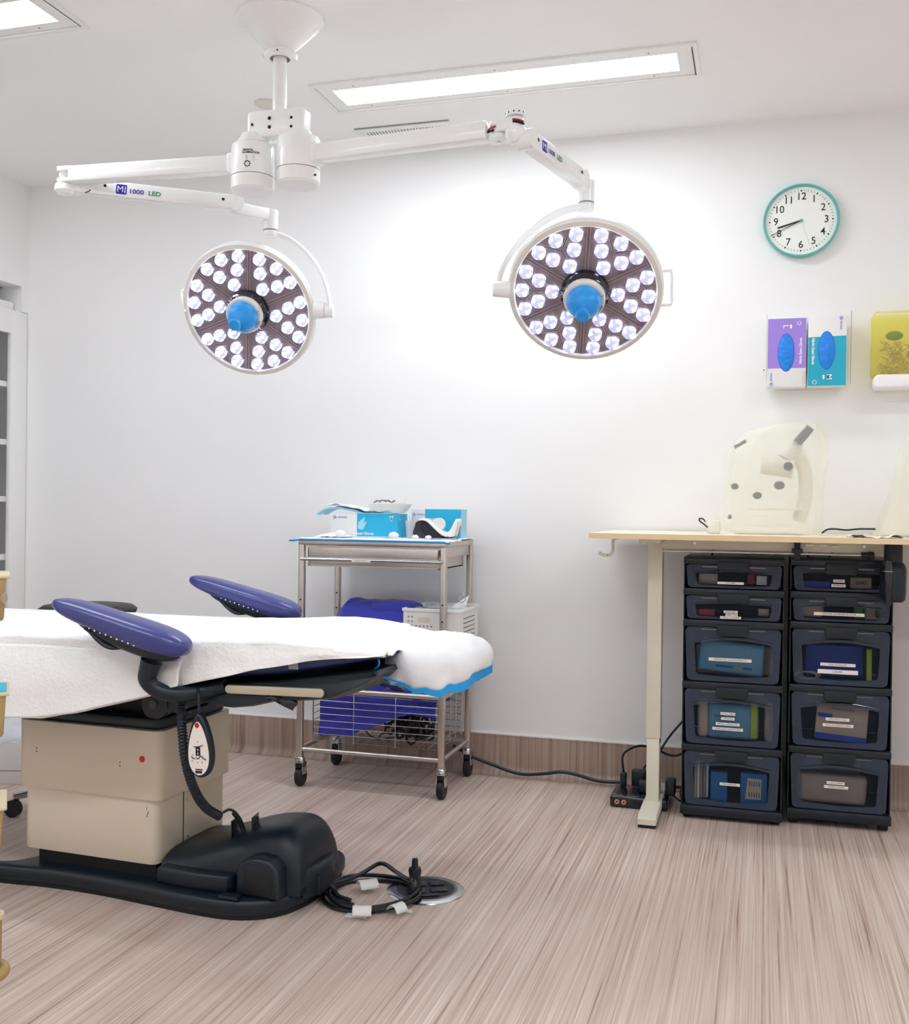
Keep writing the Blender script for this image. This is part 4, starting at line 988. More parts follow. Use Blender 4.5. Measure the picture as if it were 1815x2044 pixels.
def brandmark(FM, x, y, s, bx, word='PRIMED'):
    g = G(); g.tube([(x+s*.5*cos(a), y+s*.5*sin(a), 0) for a in [i*.45+1.0 for i in range(9)]], s*.13, 6, 1, FM, flat=.3); part('emblem', g, 'print_blue', bx)
    g = G(); g.prism(ell(x+s*.25, y-s*.1, s*.28, s*.28, 12), 0, .0003, FM); g.text(word, s*.95, FM @ Matrix.Translation((x+s*.95, y, 0)), 'LEFT'); part('brand_lettering', g, 'print_blue', bx)
brandmark(FM, -.118, .074, .012, bx, 'PRIMED')
# crumpled packet + kidney dish on the carton
g = G(); g.grid(lambda u, v: (-1.655+.30*u, -.30+.10*v, (1.034+.012*sin(u*5.2+.6)+.006*nz(u*7, v*3))*1.0-(.022*((.18-u)/.18)**1.0 if u < .18 else 0)+.0-(.012*(u-.7) if u > .7 else 0)), 50, 12)
solo('crumpled_drape', g, 'card_light', 'crumpled pale blue drape lying on the left glove carton', 'drape', angle=80, solid=.006)
g = G(); g.grid(lambda u, v: (-1.62+.27*u, -.305+.11*v, 1.046+.012*sin(u*5.2+.8)+.006*nz(u*9, v*4, 4)), 50, 12)
solo('white_paper', g, 'poly_cover', 'white paper sheet lying on the crumpled pale blue drape', 'paper', angle=80, solid=.0015)
DK = thing('paper_dish', 'white moulded dish of scraps on top of the left glove carton', 'dish', (-1.375, -.25, 1.026))
M = Matrix.Translation((-1.375, -.25, 1.028)) @ Matrix.Diagonal((1.0, .62, 1, 1))
g = G(); g.lathe([(0, 0), (.055, 0), (.070, .012), (.086, .034), (.089, .034), (.073, .010), (.056, -.002)], M, 36); part('dish', g, 'white_plastic', DK)
g = G(); g.prism([(-.02, 0), (.045, .002), (.050, .032), (.040, .040), (.020, .022)], -.001, .001, face_front(-1.352, -.262, 1.060), .0004); part('folded_flap', g, 'white_plastic', DK)
g = G(); g.tube([(-1.44+.006*i, -.25+.02*sin(i*2.1), 1.066+.010*abs(sin(i*1.3))) for i in range(16)], .0026, 6, 3); solo('chain_scrap', g, 'steel_grey', 'small heap of grey wire scraps lying in the white dish', 'scraps')
# right carton and tape dispenser
t, bx, W, dx, dy, dz = carton('glove_box', 'upright blue and white glove carton behind the tape dispenser', 'glove box', (-1.305, -.20, .934), (-1.105, -.12, 1.044), 'card_white', [('printed_panel', .28, 1.0, 0, 1.0, 'card_cyan')])
g = G(); g.bb((dx, -dy, .0), (dx+.0006, dy, dz), 0, W); part('end_panel', g, 'card_light', bx)
FM = W @ frame((0, -dy-.0008, 0), (1, 0, 0), (0, -1, 0)); brandmark(FM, -.088, .088, .011, bx, 'PRIMED')
g = G(); g.bb((-.045, -dy-.0007, .03), (.02, -dy, .075), 0, W); part('pale_panel', g, 'card_light', bx)
DS = thing('tape_dispenser', 'desk tape dispenser, navy body with a swooping white top', 'tape dispenser', (-1.155, -.29, .937))
FD = face_front(-1.155, -.262, .937)
lo_ = [(-.094, .0), (-.095, .040), (-.088, .058), (-.070, .066), (-.048, .060), (-.020, .036), (.010, .014), (.040, .004), (.052, -.002), (.030, -.004)]
g = G(); g.prism([(p.x, p.y) for p in spline([Vector((x, y+.004, 0)) for x, y in lo_], 4, True)], 0, .056, FD, .003); part('body', g, 'black_gloss', DS)
up_ = [(-.092, .052), (-.075, .066), (-.048, .064), (-.015, .036), (.015, .018), (.040, .022), (.062, .062), (.070, .066), (.072, .052), (.060, .008), (.040, -.001), (.010, .006), (-.020, .030), (-.050, .056), (-.075, .059)]
g = G(); g.prism([(p.x, p.y) for p in spline([Vector((x, y+.005, 0)) for x, y in up_], 3, True)], -.002, .058, FD, .002); part('top_shell', g, 'white_enamel', DS)
g = G(); g.cyl((-1.165, -.30, .988), (-1.165, -.28, .988), .024, seg=32); part('tape_roll', g, 'tape_white', DS)
g = G()
for k in range(5): g.ball((-1.240+.03*k, -.318, .940), .0042, u=8, v=6)
part('feet', g, 'black_rubber', DS)
g = G(); g.box((.070, .040, -.001), (.003, .052, .0008), FD @ Matrix.Translation((0, 0, .0595)) @ Matrix.Rotation(-.25, 4, 'Z')); part('red_stripe', g, 'red_card', DS)
# cup of swabs, small cups, gauze
CP = thing('plastic_cup', 'clear plastic cup of wooden swabs between the two cartons', 'cup', (-1.287, -.25, .935))
g = G(); g.lathe([(0, 0), (.017, 0), (.022, .062), (.0235, .064), (.023, .060), (.018, .002)], Matrix.Translation((-1.287, -.25, .935)), 24); part('cup', g, 'clear_bag', CP)
for k, (dx_, h_) in enumerate(((-.004, .085), (.004, .078), (.0, .072))):
    g = G(); g.cyl((-1.287-dx_, -.25, .938), (-1.287+2.4*dx_, -.25+.002*k, .935+h_), .0018, seg=8); solo('wooden_swab', g, 'desk_edge', 'thin wooden swab standing in the clear cup', 'swab', group='swabs in the clear cup')
def blob(x, y, z, r, lab, m='poly_cover', sz=.6, grp='cotton balls on the trolley'):
    g = G(); g.ball((x, y, z), r, sc=(1, .8, sz), u=18, v=12)
    g.v = [v+Vector((0, 0, .002*nz(v.x*90, v.y*90, v.z*90))) for v in g.v]; solo('cotton_ball', g, m, lab, 'cotton ball', group=grp)
blob(-1.520, -.385, .948, .022, 'cotton wad in front of the left glove carton, at its white end')
blob(-1.305, -.395, .946, .020, 'cotton wad in front of the cartons, near the middle of the trolley')
blob(-1.225, -.385, .942, .013, 'small cotton wad at the left foot of the tape dispenser')
blob(-1.170, -.400, .941, .012, 'small cotton wad before the middle of the tape dispenser')
g = G(); g.grid(lambda u, v: (-1.625+.13*u, -.40+.10*v, .936+.014*sin(u*pi)*sin(v*pi)+.005*nz(u*8, v*8)), 24, 16); solo('gauze_sheet', g, 'poly_cover', 'loose heap of gauze at the left end of the trolley top', 'gauze', angle=80, solid=.001)
# middle shelf: blue bundle and white basket
def bundle(u, v):
    x = -1.575+.325*u; a = pi*v; w = .13*sin(min(1, u*3.0+.35)*pi/2)
    top = .585+.112*min(1, u/.20)**.6
    top -= .010*max(0, u-.8)*5
    r = (top-.478)
    return (x+.012*nz(v*4, u*3), -.27-w*cos(a)*(1+.08*nz(u*5, v*5)), .478+r*sin(a)**.45*(1+.03*nz(u*6, v*6, 3)))
g = G(); g.grid(bundle, 50, 40); n = 41; g.f.append(tuple(range(n))); g.f.append(tuple(50*n+j for j in range(n)))
solo('blue_wrap_bundle', g, 'wrap_blue', 'royal blue sterile-wrap bundle on the middle shelf of the trolley', 'bundle', angle=60)
g = G(); g.prism([(-.10, .69), (.055, .700), (.062, .694), (.045, .655), (-.10, .655)], -.005, .005, face_front(-1.30, -.36, 0), .002); solo('wrap_flap', g, 'wrap_blue', 'flat blue flap of wrap folded over the bundle beside the white basket', 'wrap')
BK = thing('storage_basket', 'white perforated plastic basket labelled EMERGENCY KIT on the middle shelf', 'basket', (-1.165, -.27, .479))
x0, x1, y0, y1, z0, z1 = -1.262, -1.046, -.400, -.150, .479, .680
g = G(); gh = G()
g.bb((x0, y0, z0), (x1, y0+.004, z1)); g.bb((x0, y1-.004, z0), (x1, y1, z1)); g.bb((x0, y0+.004, z0), (x0+.004, y1-.004, z1)); g.bb((x1-.004, y0+.004, z0), (x1, y1-.004, z1)); g.bb((x0, y0, z0-.001), (x1, y1, z0+.004))
wb = part('walls', g, 'white_plastic', BK)
g = G()
for a, b, c, d in ((x0-.004, y0-.004, x1+.004, y0+.002), (x0-.004, y1-.002, x1+.004, y1+.004), (x0-.004, y0+.002, x0+.002, y1-.002), (x1-.002, y0+.002, x1+.004, y1-.002)): g.bb((a, b, z1-.010), (c, d, z1+.002), .001)
part('rim', g, 'white_enamel', BK)
g = G(); F_ = face_front(x0, y0-.0004, 0)
for i in range(2):
    for j in range(6): g.prism(ell(.020+.014*i, z1-.030-.0165*j, .0036, .0036, 12), 0, .0004, F_)
for i in range(5): g.prism(ell(.050+.0145*i, z1-.063, .0036, .0036, 12), 0, .0004, F_)
part('holes', g, 'print_grey', wb)
g = G(); g.prism(rrect(.055, z1-.050, .105, z1-.030, .0098, 6), 0, .0004, F_); part('grip_hole', g, 'desk_leg', wb)
g = G(); g.prism(rrect(.044, z1-.100, .120, z1-.072, .002, 2), 0, .0005, F_); lb = part('paper_label', g, 'label_white', wb)
g = G(); g.text('EMERGENCY KIT', .0088, F_ @ Matrix.Translation((.081, z1-.086, .0008)), sx=.9); part('lettering', g, 'print_black', lb)
g = G()
for j in range(8): g.box(((y0+y1)/2-.005, z1-.035-.0165*j, 0), (.15, .004, .001), frame((x1+.0008, 0, 0), (0, 1, 0), (1, 0, 0)) @ Matrix.Rotation(radians(0), 4, 'Z'))
part('side_slots', g, 'print_grey', wb)
g = G(); g.grid(lambda u, v: (x0+.02+.19*u, y0+.02+.15*v, z1-.012+.030*(sin(u*pi)*.5+.5*abs(nz(u*5, v*4)))), 30, 20); solo('crumpled_bag', g, 'clear_bag', 'crumpled clear bag showing above the rim of the white basket', 'bag', angle=80, solid=.001)
g = G(); g.add([(-1.13, -.33, .665), (-1.055, -.30, .680), (-1.048, -.27, .725)], [(0, 1, 2)]); solo('paper_card', g, 'poly_cover', 'pointed white card sticking up from the white basket', 'card', solid=.0015)
g = G(); g.tube([(-1.070+.016*cos(a), -.30, .716+.016*sin(a)) for a in [2*pi*i/12 for i in range(12)]], .0014, 6, 2, closed=True); solo('metal_ring', g, 'chrome', 'thin metal ring poking up behind the white card in the basket', 'ring')
# lower basket: blue drape and black cables
def heap(u, v):
    x = bx0+.015+(bx1-bx0-.04)*u; y = by0+.012+(by1-by0-.03)*v
    h = .245*(1-.5*u)+.07*nz(u*3, v*2, 6); e = (sin(pi*min(1, max(0, v)))**.35)
    return (x, y, max(bz0+.006, bz0+.01+h*e*(1-max(0, (u-.80)/.2)*.2)))
def curtain(u, v):
    x = bx0+.018+(bx1-bx0-.035)*u
    bot = .190+.0*u
    if u > .32: bot = .205+.19*(u-.32)
    if u > .70: bot = .278+.5*(u-.70)*(1-u)
    top = .352+.05*max(0, 1-abs(u-.3)*2)+.01*nz(u*7, 1); z = bot+(top-bot)*v
    return (x, by0+.012+.012*nz(x*22, z*14, 2)+.03*(v)**2, z+.004*nz(x*30, 2, z*8))
g = G(); g.grid(curtain, 90, 30); g.grid(lambda u, v: (lambda p: (p[0], p[1]+.03+.20*v, p[2]-.05*v+.02*nz(u*6, v*5)))(curtain(u, 1.0)), 60, 16)
solo('blue_drape', g, 'wrap_blue', 'crumpled royal blue drape filling the wire basket', 'drape', angle=80, solid=.0014)
g = G(); g.grid(lambda u, v: (-1.245+.13*u+.01*nz(v*3, 1), by0-.004-.010*v+.02*nz(u*6, v*3), .405-.052*v*(1-abs(u-.35)*1.6)-.01*v+.006*nz(u*9, v*4)), 24, 14); solo('drape_corner', g, 'wrap_blue', 'pointed blue corner of cloth hanging over the front rail of the trolley', 'cloth', angle=80, solid=.0012)
random.seed(11)
g = G()
for k in range(24):
    c0 = Vector((bx1-.13+random.uniform(-.07, .07), by0+.06+random.uniform(-.03, .08), bz0+.045+random.uniform(-.02, .055))); r = random.uniform(.025, .048)
    n_ = Vector((random.uniform(-1, 1), random.uniform(-1, 1), random.uniform(-.4, .8))).normalized(); M = frame(c0, n_.orthogonal(), n_)
    g.tube([(r*cos(a), r*sin(a)*random.uniform(.8, 1.1), random.uniform(-.01, .01)) for a in [2*pi*i/9 for i in range(9)]], .0048, 8, 4, M, closed=True)
for v in g.v:
    v.z = max(v.z, bz0+.006); v.y = max(v.y, by0+.008); v.x = min(v.x, bx1-.006)
solo('cable_bundle', g, 'cable_black', 'tangle of black cables heaped at the right end of the wire basket', 'cables')
g = G(); g.tube([(-1.41, by0+.02, bz0+.045), (-1.385, by0+.02, bz0+.025), (-1.36, by0+.03, bz0+.015), (-1.32, by0+.02, bz0+.025), (-1.26, by0+.03, bz0+.03)], .0028, 8, 6); g.tube([(-1.36, by0+.02, bz0+.010), (-1.35, by0+.03, bz0+.035), (-1.30, by0+.03, bz0+.045), (-1.25, by0+.03, bz0+.04)], .0028, 8, 6)
solo('loose_cable', g, 'cable_black', 'thin black lead trailing out of the cable tangle to the left', 'cable')
# black mains lead along the wall
g = G(); g.tube([at_y(px_, py_, -.062) if at_z(px_, py_, .008).y > -.062 else at_z(px_, py_, .008) for px_, py_ in ((905, 1488), (945, 1511), (985, 1527), (1020, 1540), (1050, 1546), (1090, 1544), (1120, 1541), (1150, 1546), (1185, 1557), (1215, 1561), (1240, 1561))], .0062, 10, 8)
solo('mains_lead', g, 'cable_black', 'long black mains lead running along the skirting from the trolley to the power board', 'cable')

# ------------------------------------------------------------------ standing desk
DXL, DY0, DY1 = -.552, -.595, -.02
DE = thing('standing_desk', 'height-adjustable desk with a pale birch top and cream legs', 'desk', (.1, -.3, 0))
g = G(); g.bb((DXL+.001, DY0+.0012, .9565), (1.10, DY1, .9735)); tp = part('desk_top', g, 'desk_top', DE)
g = G(); g.bb((DXL, DY0, .9555), (1.10, DY0+.0011, .9730)); g.bb((DXL, DY0+.0011, .9555), (DXL+.001, DY1, .9730)); part('edge_band', g, 'desk_edge', tp)
for k, cx_ in enumerate((-.357, .80)):
    g = G(); g.bb((cx_-.0245, -.365, .262), (cx_+.0245, -.305, .942), .003); lg = part('leg', g, 'desk_leg', DE)
    g = G(); g.bb((cx_-.0215, -.362, .040), (cx_+.0215, -.308, .266), .002); part('inner_column', g, 'desk_leg', lg)
    g = G(); g.bb((cx_+.0215, -.35, .245), (cx_+.0240, -.335, .262)); part('glide', g, 'black_matt', lg)
    fo = [(-.535, .012), (-.535, .030), (-.500, .044), (-.10, .044), (-.065, .030), (-.065, .012)]
    g = G(); g.prism([(y, z) for y, z in fo], cx_-.031, cx_+.031, frame((0, 0, 0), (0, 1, 0), (1, 0, 0)), .004); ft = part('foot', g, 'desk_leg', DE)
    g = G(); g.bb((cx_-.029, -.530, .0), (cx_+.029, -.50, .0125), .002); g.bb((cx_-.029, -.10, 0), (cx_+.029, -.07, .0125), .002); g.bb((cx_-.030, -.50, .008), (cx_+.030, -.10, .0125)); part('foot_pad', g, 'black_rubber', ft)
    g = G(); g.bb((cx_-.040, -.50, .942), (cx_+.030, -.12, .9562), .002); part('top_bracket', g, 'desk_leg', DE)
g = G(); g.bb((-.335, -.365, .918), (.78, -.345, .9562), .001); bm_ = part('cross_beam', g, 'desk_leg', DE)
for x in (-.225, .315):
    g = G(); g.cyl((x, -.3651, .940), (x, -.3665, .940), .0045, seg=14); part('beam_screw', g, 'chrome', bm_)
g = G(); g.bb((-.405, -.44, .934), (-.378, -.40, .9555), .003); part('side_block', g, 'desk_leg', DE)
# hook under the left end
h0 = at_y(1224, 1076, -.50)
g = G(); pts = [(h0.x+.012, -.50, .955), (h0.x+.002, -.50, .950), (h0.x, -.50, .930), (h0.x-.001, -.50, .910), (h0.x-.014, -.50, .898), (h0.x-.036, -.50, .899), (h0.x-.046, -.50, .906)]
g.tube(pts, .0052, 10, 6, flat=1.6, up=(1, 0, .2)); g.bb((h0.x-.006, -.512, .9515), (h0.x+.022, -.488, .9556), .001)
solo('bag_hook', g, 'desk_leg', 'cream J-shaped hook screwed under the left end of the desk', 'hook')
# clamp rail with black fittings
ry = -.52; ra, rb_ = at_y(1325, 1089, -.36), at_y(1775, 1098, -.36)
CRL = thing('clamp_rail', 'slim bright metal rail on black fittings under the desk front', 'rail', ((ra.x+rb_.x)/2, -.40, ra.z))
rz = .912
g = G(); g.cyl((-.333, -.385, .9125), (.315, -.385, .9125), .0042, seg=14); part('rod', g, 'chrome', CRL)
g = G(); g.bb((.098, -.395, .893), (.117, -.373, .9555), .003); g.bb((.090, -.40, .918), (.125, -.37, .93), .003); part('rod_clamp', g, 'black_plastic', CRL)
g = G(); g.cyl((.305, -.385, .9125), (.328, -.385, .9125), .010, seg=18); g.cyl((.326, -.385, .9125), (.344, -.385, .9125), .0135, .012, seg=18); part('end_fitting', g, 'black_plastic', CRL)
BC = thing('clamp_holder', 'black barrel-shaped holder hanging under the desk at the right edge', 'holder', (.385, -.42, .83))
g = G(); Tb = Matrix.Translation((.398, -.42, 0)); g.lathe([(0, .955), (.026, .955), (.028, .945), (.028, .895), (.036, .885), (.040, .87), (.040, .80), (.037, .775), (.030, .768), (0, .768)], Tb, 32); part('barrel', g, 'black_plastic', BC)
g = G(); g.lathe([(0, .90), (.012, .90), (.016, .87), (.012, .77), (.009, .76), (0, .758)], Matrix.Translation((.380, -.452, 0)), 20); sk = part('spindle', g, 'black_gloss', BC)
g = G(); g.lathe([(.0165, .868), (.0172, .8665), (.0165, .865)], Matrix.Translation((.380, -.452, 0)), 24); part('ring', g, 'chrome', BC)
for k, px in enumerate((1587, 1616, 1643, 1667)):
    p = at_y(px, 1087 if k < 3 else 1090, -.37); g = G(); g.bb((p.x-.012, -.378, .938-(.003 if k == 3 else 0)), (p.x+.012, -.3655, .9445-(.003 if k == 3 else 0)), .001)
    solo('cable_clip', g, 'white_plastic', ['leftmost of four small white clips on the beam under the desk', 'second from left of four small white clips under the desk', 'third from left of four small white clips under the desk', 'rightmost of four small white clips under the desk'][k], 'clip', group='white clips under the desk')

# ------------------------------------------------------------------ drawer towers
def tower(x0, x1, yf, name_lab, zs, labels, side):
    """zs: top of each unit from the top down, last = underside of lowest drawer"""
    w = x1-x0; dep = .30; t = thing('drawer_tower', name_lab, 'drawer tower', ((x0+x1)/2, yf+dep/2, 0)); xc = (x0+x1)/2
    for k in range(len(zs)-1):
        zt, zb = zs[k], zs[k+1]
        g = G(); g.bb((x0, yf-.004, zt-.026), (x1, yf+.022, zt-.002), .004); g.bb((x0, yf+.02, zt-.012), (x1, yf+dep, zt-.002), .002)
        g.bb((x0, yf+.014, zb+.0), (x0+.004, yf+dep, zt-.012)); g.bb((x1-.004, yf+.014, zb), (x1, yf+dep, zt-.012)); g.bb((x0+.004, yf+dep-.004, zb), (x1-.004, yf+dep, zt-.012))
        fr = part('frame', g, 'black_plastic', t)
        g = G()
        for a, b in ((x0+.012, x0+w*.34), (x0+w*.66, x1-.012)): g.bb((a, yf-.0052, zt-.0125), (b, yf-.004, zt-.0105))
        part('rim_line', g, 'black_gloss', fr)
        dz0, dz1 = zb+.0015, zt-.027; H = dz1-dz0
        # drawer body: front and tub of smoky plastic, with a clearer window
        xa, xb = x0+.008, x1-.008; wd = xb-xa; F_ = face_front(xa, yf, dz0)
        wz0, wz1 = H*.13, H*(.62 if H < .08 else .70)
        win = []
        for i in range(13): q = i/12; win.append((wd*(.10+.80*q), wz1+H*.075*sin(pi*q)))
        for i in range(13): q = 1-i/12; win.append((wd*(.12+.76*q), wz0-H*.04*sin(pi*q)))
        outer = rrect(.0, .0, wd, H, .014 if H > .08 else .010, 5); tap = [(wd/2+(x-wd/2)*(1-.045*(1-y/H)), y) for x, y in outer]
        g = G()
        # front sheet as a ring round the window
        def resample(P, n, st):
            L = [0]; m = len(P)
            for i in range(m): L.append(L[-1]+math.dist(P[i], P[(i+1) % m]))
            o = []
            for i in range(n):
                s = L[-1]*i/n; j = max(q for q in range(m) if L[q] <= s+1e-12); f = (s-L[j])/max(1e-9, L[j+1]-L[j]); a, b = P[j], P[(j+1) % m]; o.append((a[0]+(b[0]-a[0])*f, a[1]+(b[1]-a[1])*f))
            c_ = (wd/2, H/2); k0 = min(range(n), key=lambda q: abs(atan2(o[q][1]-c_[1], o[q][0]-c_[0]))); o = o[k0:]+o[:k0]
            ar = sum(o[i][0]*o[(i+1) % n][1]-o[(i+1) % n][0]*o[i][1] for i in range(n)); return o if ar > 0 else [o[0]]+o[:0:-1]
        N = 64; Oo, Wi = resample(tap, N, 0), resample(win, N, 0)
        vs = [(x, y, 0.0) for x, y in Oo]+[(x, y, .001) for x, y in Wi]+[(x, y, -.004) for x, y in Wi]
        fs = [(i, (i+1) % N, N+(i+1) % N, N+i) for i in range(N)]+[(N+i, N+(i+1) % N, 2*N+(i+1) % N, 2*N+i) for i in range(N)]
        g.add(vs, fs, F_)
        g.add([(x, y, 0.0) for x, y in Oo]+[(x, y, -(dep-.03)) for x, y in Oo], [(i, (i+1) % N, N+(i+1) % N, N+i) for i in range(N) if not (Oo[i][1] > H*.97 and Oo[(i+1) % N][1] > H*.97)], F_)
        d = part('drawer', g, 'smoky_plastic', t)
        g = G(); g.poly(Wi, F_, -.004); part('window', g, 'smoky_window', d)
        g = G(); arc = [(wd*(.075+.85*i/16), wz1+H*.045+H*.085*sin(pi*i/16), .001) for i in range(17)]; g.tube(arc, lambda q: .0004+.0020*sin(pi*q)**.5, 8, 1, F_); part('arch_ridge', g, 'black_gloss', d)
        g = G(); g.prism([(wd*.335, H-.003), (wd*.345, H-.016-(.006 if H > .08 else 0)), (wd*.36, H-.020-(.006 if H > .08 else 0)), (wd*.64, H-.020-(.006 if H > .08 else 0)), (wd*.655, H-.016-(.006 if H > .08 else 0)), (wd*.665, H-.003), (wd*.66, H+.010), (wd*.34, H+.010)], .0, .012, F_, .002); part('handle', g, 'black_plastic', d)
        for q0, q1 in ((.17, .33), (.67, .83)):
            g = G(); g.bb((wd*q0, H-.0085, 0), (wd*q1, H-.006, .0022), 0, F_); part('grip_line', g, 'steel_grey', d)
        for (lx, lz, lw, lh, tx, sz) in labels[k]:
            g = G(); M = F_ @ Matrix.Translation((wd*lx, H*lz, .0016)); g.prism(rrect(-lw/2, -lh/2, lw/2, lh/2, .001, 2), 0, .0006, M); lb = part('label_strip', g, 'label_white', d)
            g = G(); g.text(tx, sz, M @ Matrix.Translation((0, 0, .0009)), sx=1.05); part('lettering', g, 'print_black', lb)
    zl = zs[-1]
    g = G(); g.bb((x0-.002, yf-.006, zl-.034), (x1+.002, yf+.02, zl-.001), .004); g.bb((x0, yf+.02, zl-.020), (x1, yf+dep, zl-.001), .002); g.bb((x0+.01, yf-.0072, zl-.018), (x1-.01, yf-.006, zl-.015)); bs = part('base_frame', g, 'black_plastic', t)
    for x in (x0+.020, x1-.020):
        for y in (yf+.030, yf+dep-.03):
            g = G(); M = frame((x, y, .0175), (0, 1, 0), (1, 0, 0)); g.lathe([(0, -.015), (.014, -.015), (.0173, -.012), (.0173, .012), (.014, .015), (0, .015)], M, 20); g.bb((x-.015, y-.014, .020), (x+.015, y+.014, zl-.030), .004); part('castor', g, 'black_rubber', bs)
    return t
LY, RY = -.372, -.325
def zrow(px, pys, y): return [at_y(px, p, y).z for p in pys]
zL_ = zrow(1364, [1110, 1172, 1234, 1357, 1482, 1604], LY); zR_ = zrow(1577, [1113, 1178, 1238, 1363, 1486, 1611], RY)
xl0, xl1 = at_y(1363, 1300, LY).x, at_y(1565, 1300, LY).x
xr0, xr1 = at_y(1576, 1300, RY).x, at_y(1783, 1300, RY).x
S = .0072
LL = [[(.47, .22, .086, .0085, 'SUTURES', S)],
      [(.475, .34, .046, .0085, 'DERMOJET', S), (.485, .21, .040, .0085, 'INJECTOR', S), (.475, .09, .068, .0090, 'FACIAL CALIPERS', S)],
      [(.475, .41, .140, .0105, 'SURGICAL INSTRUMENTS', .0088)],
      [(.46, .575, .048, .0095, 'FETAL DISH', S), (.46, .485, .044, .0095, 'STRAINER', S), (.46, .385, .078, .0095, 'METAL CUPS/BOWL', S), (.46, .295, .100, .0095, 'LUBRICANT HAND PUMP', S)],
      [(.49, .43, .066, .0095, 'PLP SUPPLIES', .0075)]]
LR = [[(.475, .42, .036, .0100, 'BLADES', .0072), (.47, .23, .044, .0100, 'PUNCHES', .0072)],
      [(.48, .34, .158, .0105, 'SHAVER CHARGER/RAZOR', .0084)],
      [(.475, .37, .110, .0105, 'EYE GOGGLES', .0082), (.475, .24, .126, .0140, 'LOUPES', .0082)],
      [(.48, .52, .074, .0100, 'ABDOMEN PADS', .0072), (.485, .41, .096, .0100, 'NON-ADHERENT PADS', .0072)],
      [(.47, .505, .056, .0098, 'CLING WRAP', .0070), (.475, .43, .076, .0098, 'STERILE DRAPES', .0070)]]
tower(xl0, xl1, LY, 'left one of the two smoky drawer towers under the desk', zL_, LL, 0)
tower(xr0, xr1, RY, 'right one of the two smoky drawer towers under the desk', zR_, LR, 1)
# --- things seen inside the drawers
def inside(col, k, name, lab, cat, fx0, fx1, fz0, fz1, m, dy=.035, thick=.03, bev=.003, tilt=0, group=None, wob=0.0):
    x0, x1, yf, zz = (xl0, xl1, LY, zL_) if col == 0 else (xr0, xr1, RY, zR_)
    zb, zt = zz[k+1]+.006, zz[k]-.030; w = x1-x0-.02; H = zt-zb; cx_ = x0+.01+w*(fx0+fx1)/2; cz_ = zb+H*(fz0+fz1)/2
    g = G(); M = frame((cx_, yf+dy+thick/2, cz_), (cos(radians(tilt)), 0, sin(radians(tilt))), (0, -1, 0))
    g.box((0, 0, 0), (w*(fx1-fx0), H*(fz1-fz0), thick), M, bev, 3)
    if wob: g.v = [v+Vector((wob*nz(v.z*30, v.x*20), 0, wob*nz(v.x*40, v.z*30))) for v in g.v]
    return solo(name, g, m, lab, cat, group=group), M @ Matrix.Translation((0, 0, thick/2+.0008)), w, H
def on(o, name, g, m): mm = mesh_obj(name, g, m, o); return mm
inside(0, 0, 'suture_box', 'grey suture carton at the left of the SUTURES drawer', 'carton', .12, .33, .05, .62, 'steel_grey')
inside(0, 0, 'suture_box', 'pale grey carton at the right of the SUTURES drawer', 'carton', .74, .85, .10, .55, 'tape_white')
inside(0, 0, 'suture_box', 'dark wine carton in the SUTURES drawer', 'carton', .64, .73, .10, .6, 'red_card', dy=.06)
o, M, w, H = inside(0, 1, 'red_packet', 'small red packet in the second drawer down on the left', 'packet', .13, .30, .04, .36, 'red_card')
inside(0, 1, 'suture_box', 'grey carton at the right of the second left drawer', 'carton', .76, .88, .10, .5, 'steel_grey')
o, M, w, H = inside(0, 2, 'sterile_pouch', 'large pale blue sterile pouch in the SURGICAL INSTRUMENTS drawer', 'pouch', .13, .84, .10, .72, 'pouch_blue', thick=.04, bev=.016, tilt=-4, wob=.006)
g = G(); g.box((.01, -.030, 0), (.12, .008, .001), M); g.box((.02, -.030, .0008), (.035, .006, .001), M); q = on(o, 'syringe_print', g, 'deep_blue_card')
g = G(); g.box((.025, -.030, .0016), (.030, .0055, .001), M); on(o, 'yellow_print', g, 'lime_card')
inside(0, 2, 'sterile_pouch', 'beige paper pouch behind the blue one in the SURGICAL INSTRUMENTS drawer', 'pouch', .10, .93, .04, .62, 'pouch_beige', dy=.10, thick=.03, bev=.012, wob=.008)
o, M, w, H = inside(0, 3, 'zip_bag', 'grey zip bag with pen marks in the fourth left drawer', 'bag', .24, .78, .04, .74, 'pouch_blue', thick=.03, bev=.014, wob=.004)
g = G(); g.text('Large', .014, M @ Matrix.Translation((-.045, .018, 0))); g.text('no.2', .010, M @ Matrix.Translation((-.035, .004, 0))); on(o, 'pen_writing', g, 'print_black')
inside(0, 3, 'gauze_roll', 'beige roll at the left of the fourth left drawer', 'roll', .13, .25, .04, .78, 'pouch_beige', bev=.014)
inside(0, 3, 'gauze_roll', 'beige roll at the right of the fourth left drawer', 'roll', .84, .95, .02, .78, 'pouch_beige', bev=.014, dy=.05)
inside(0, 3, 'lime_strip', 'lime green packet standing in the fourth left drawer', 'packet', .70, .77, .10, .78, 'lime_card', dy=.028, thick=.004)
for k_ in range(5):
    inside(0, 4, 'paper_folder', 'thin striped packet in the row at the left of the lowest left drawer', 'packet', .10+.032*k_, .128+.032*k_, .03, .74+.02*sin(k_), ['pouch_beige', 'tape_white', 'kraft', 'print_grey', 'tape_white'][k_], bev=.004, dy=.04+.004*k_, group='thin packets in the lowest left drawer')
inside(0, 4, 'blue_carton', 'blue carton in the lowest left drawer', 'carton', .28, .46, .02, .60, 'deep_blue_card')
o, M, w, H = inside(0, 4, 'blue_carton', 'blue carton with a pale card, right in the lowest left drawer', 'carton', .60, .88, .02, .62, 'deep_blue_card')
g = G(); g.prism([(-.028, -.036), (.024, -.034), (.026, .034), (-.020, .036)], 0, .0008, M); pc = on(o, 'pale_card', g, 'pouch_beige')
g = G()
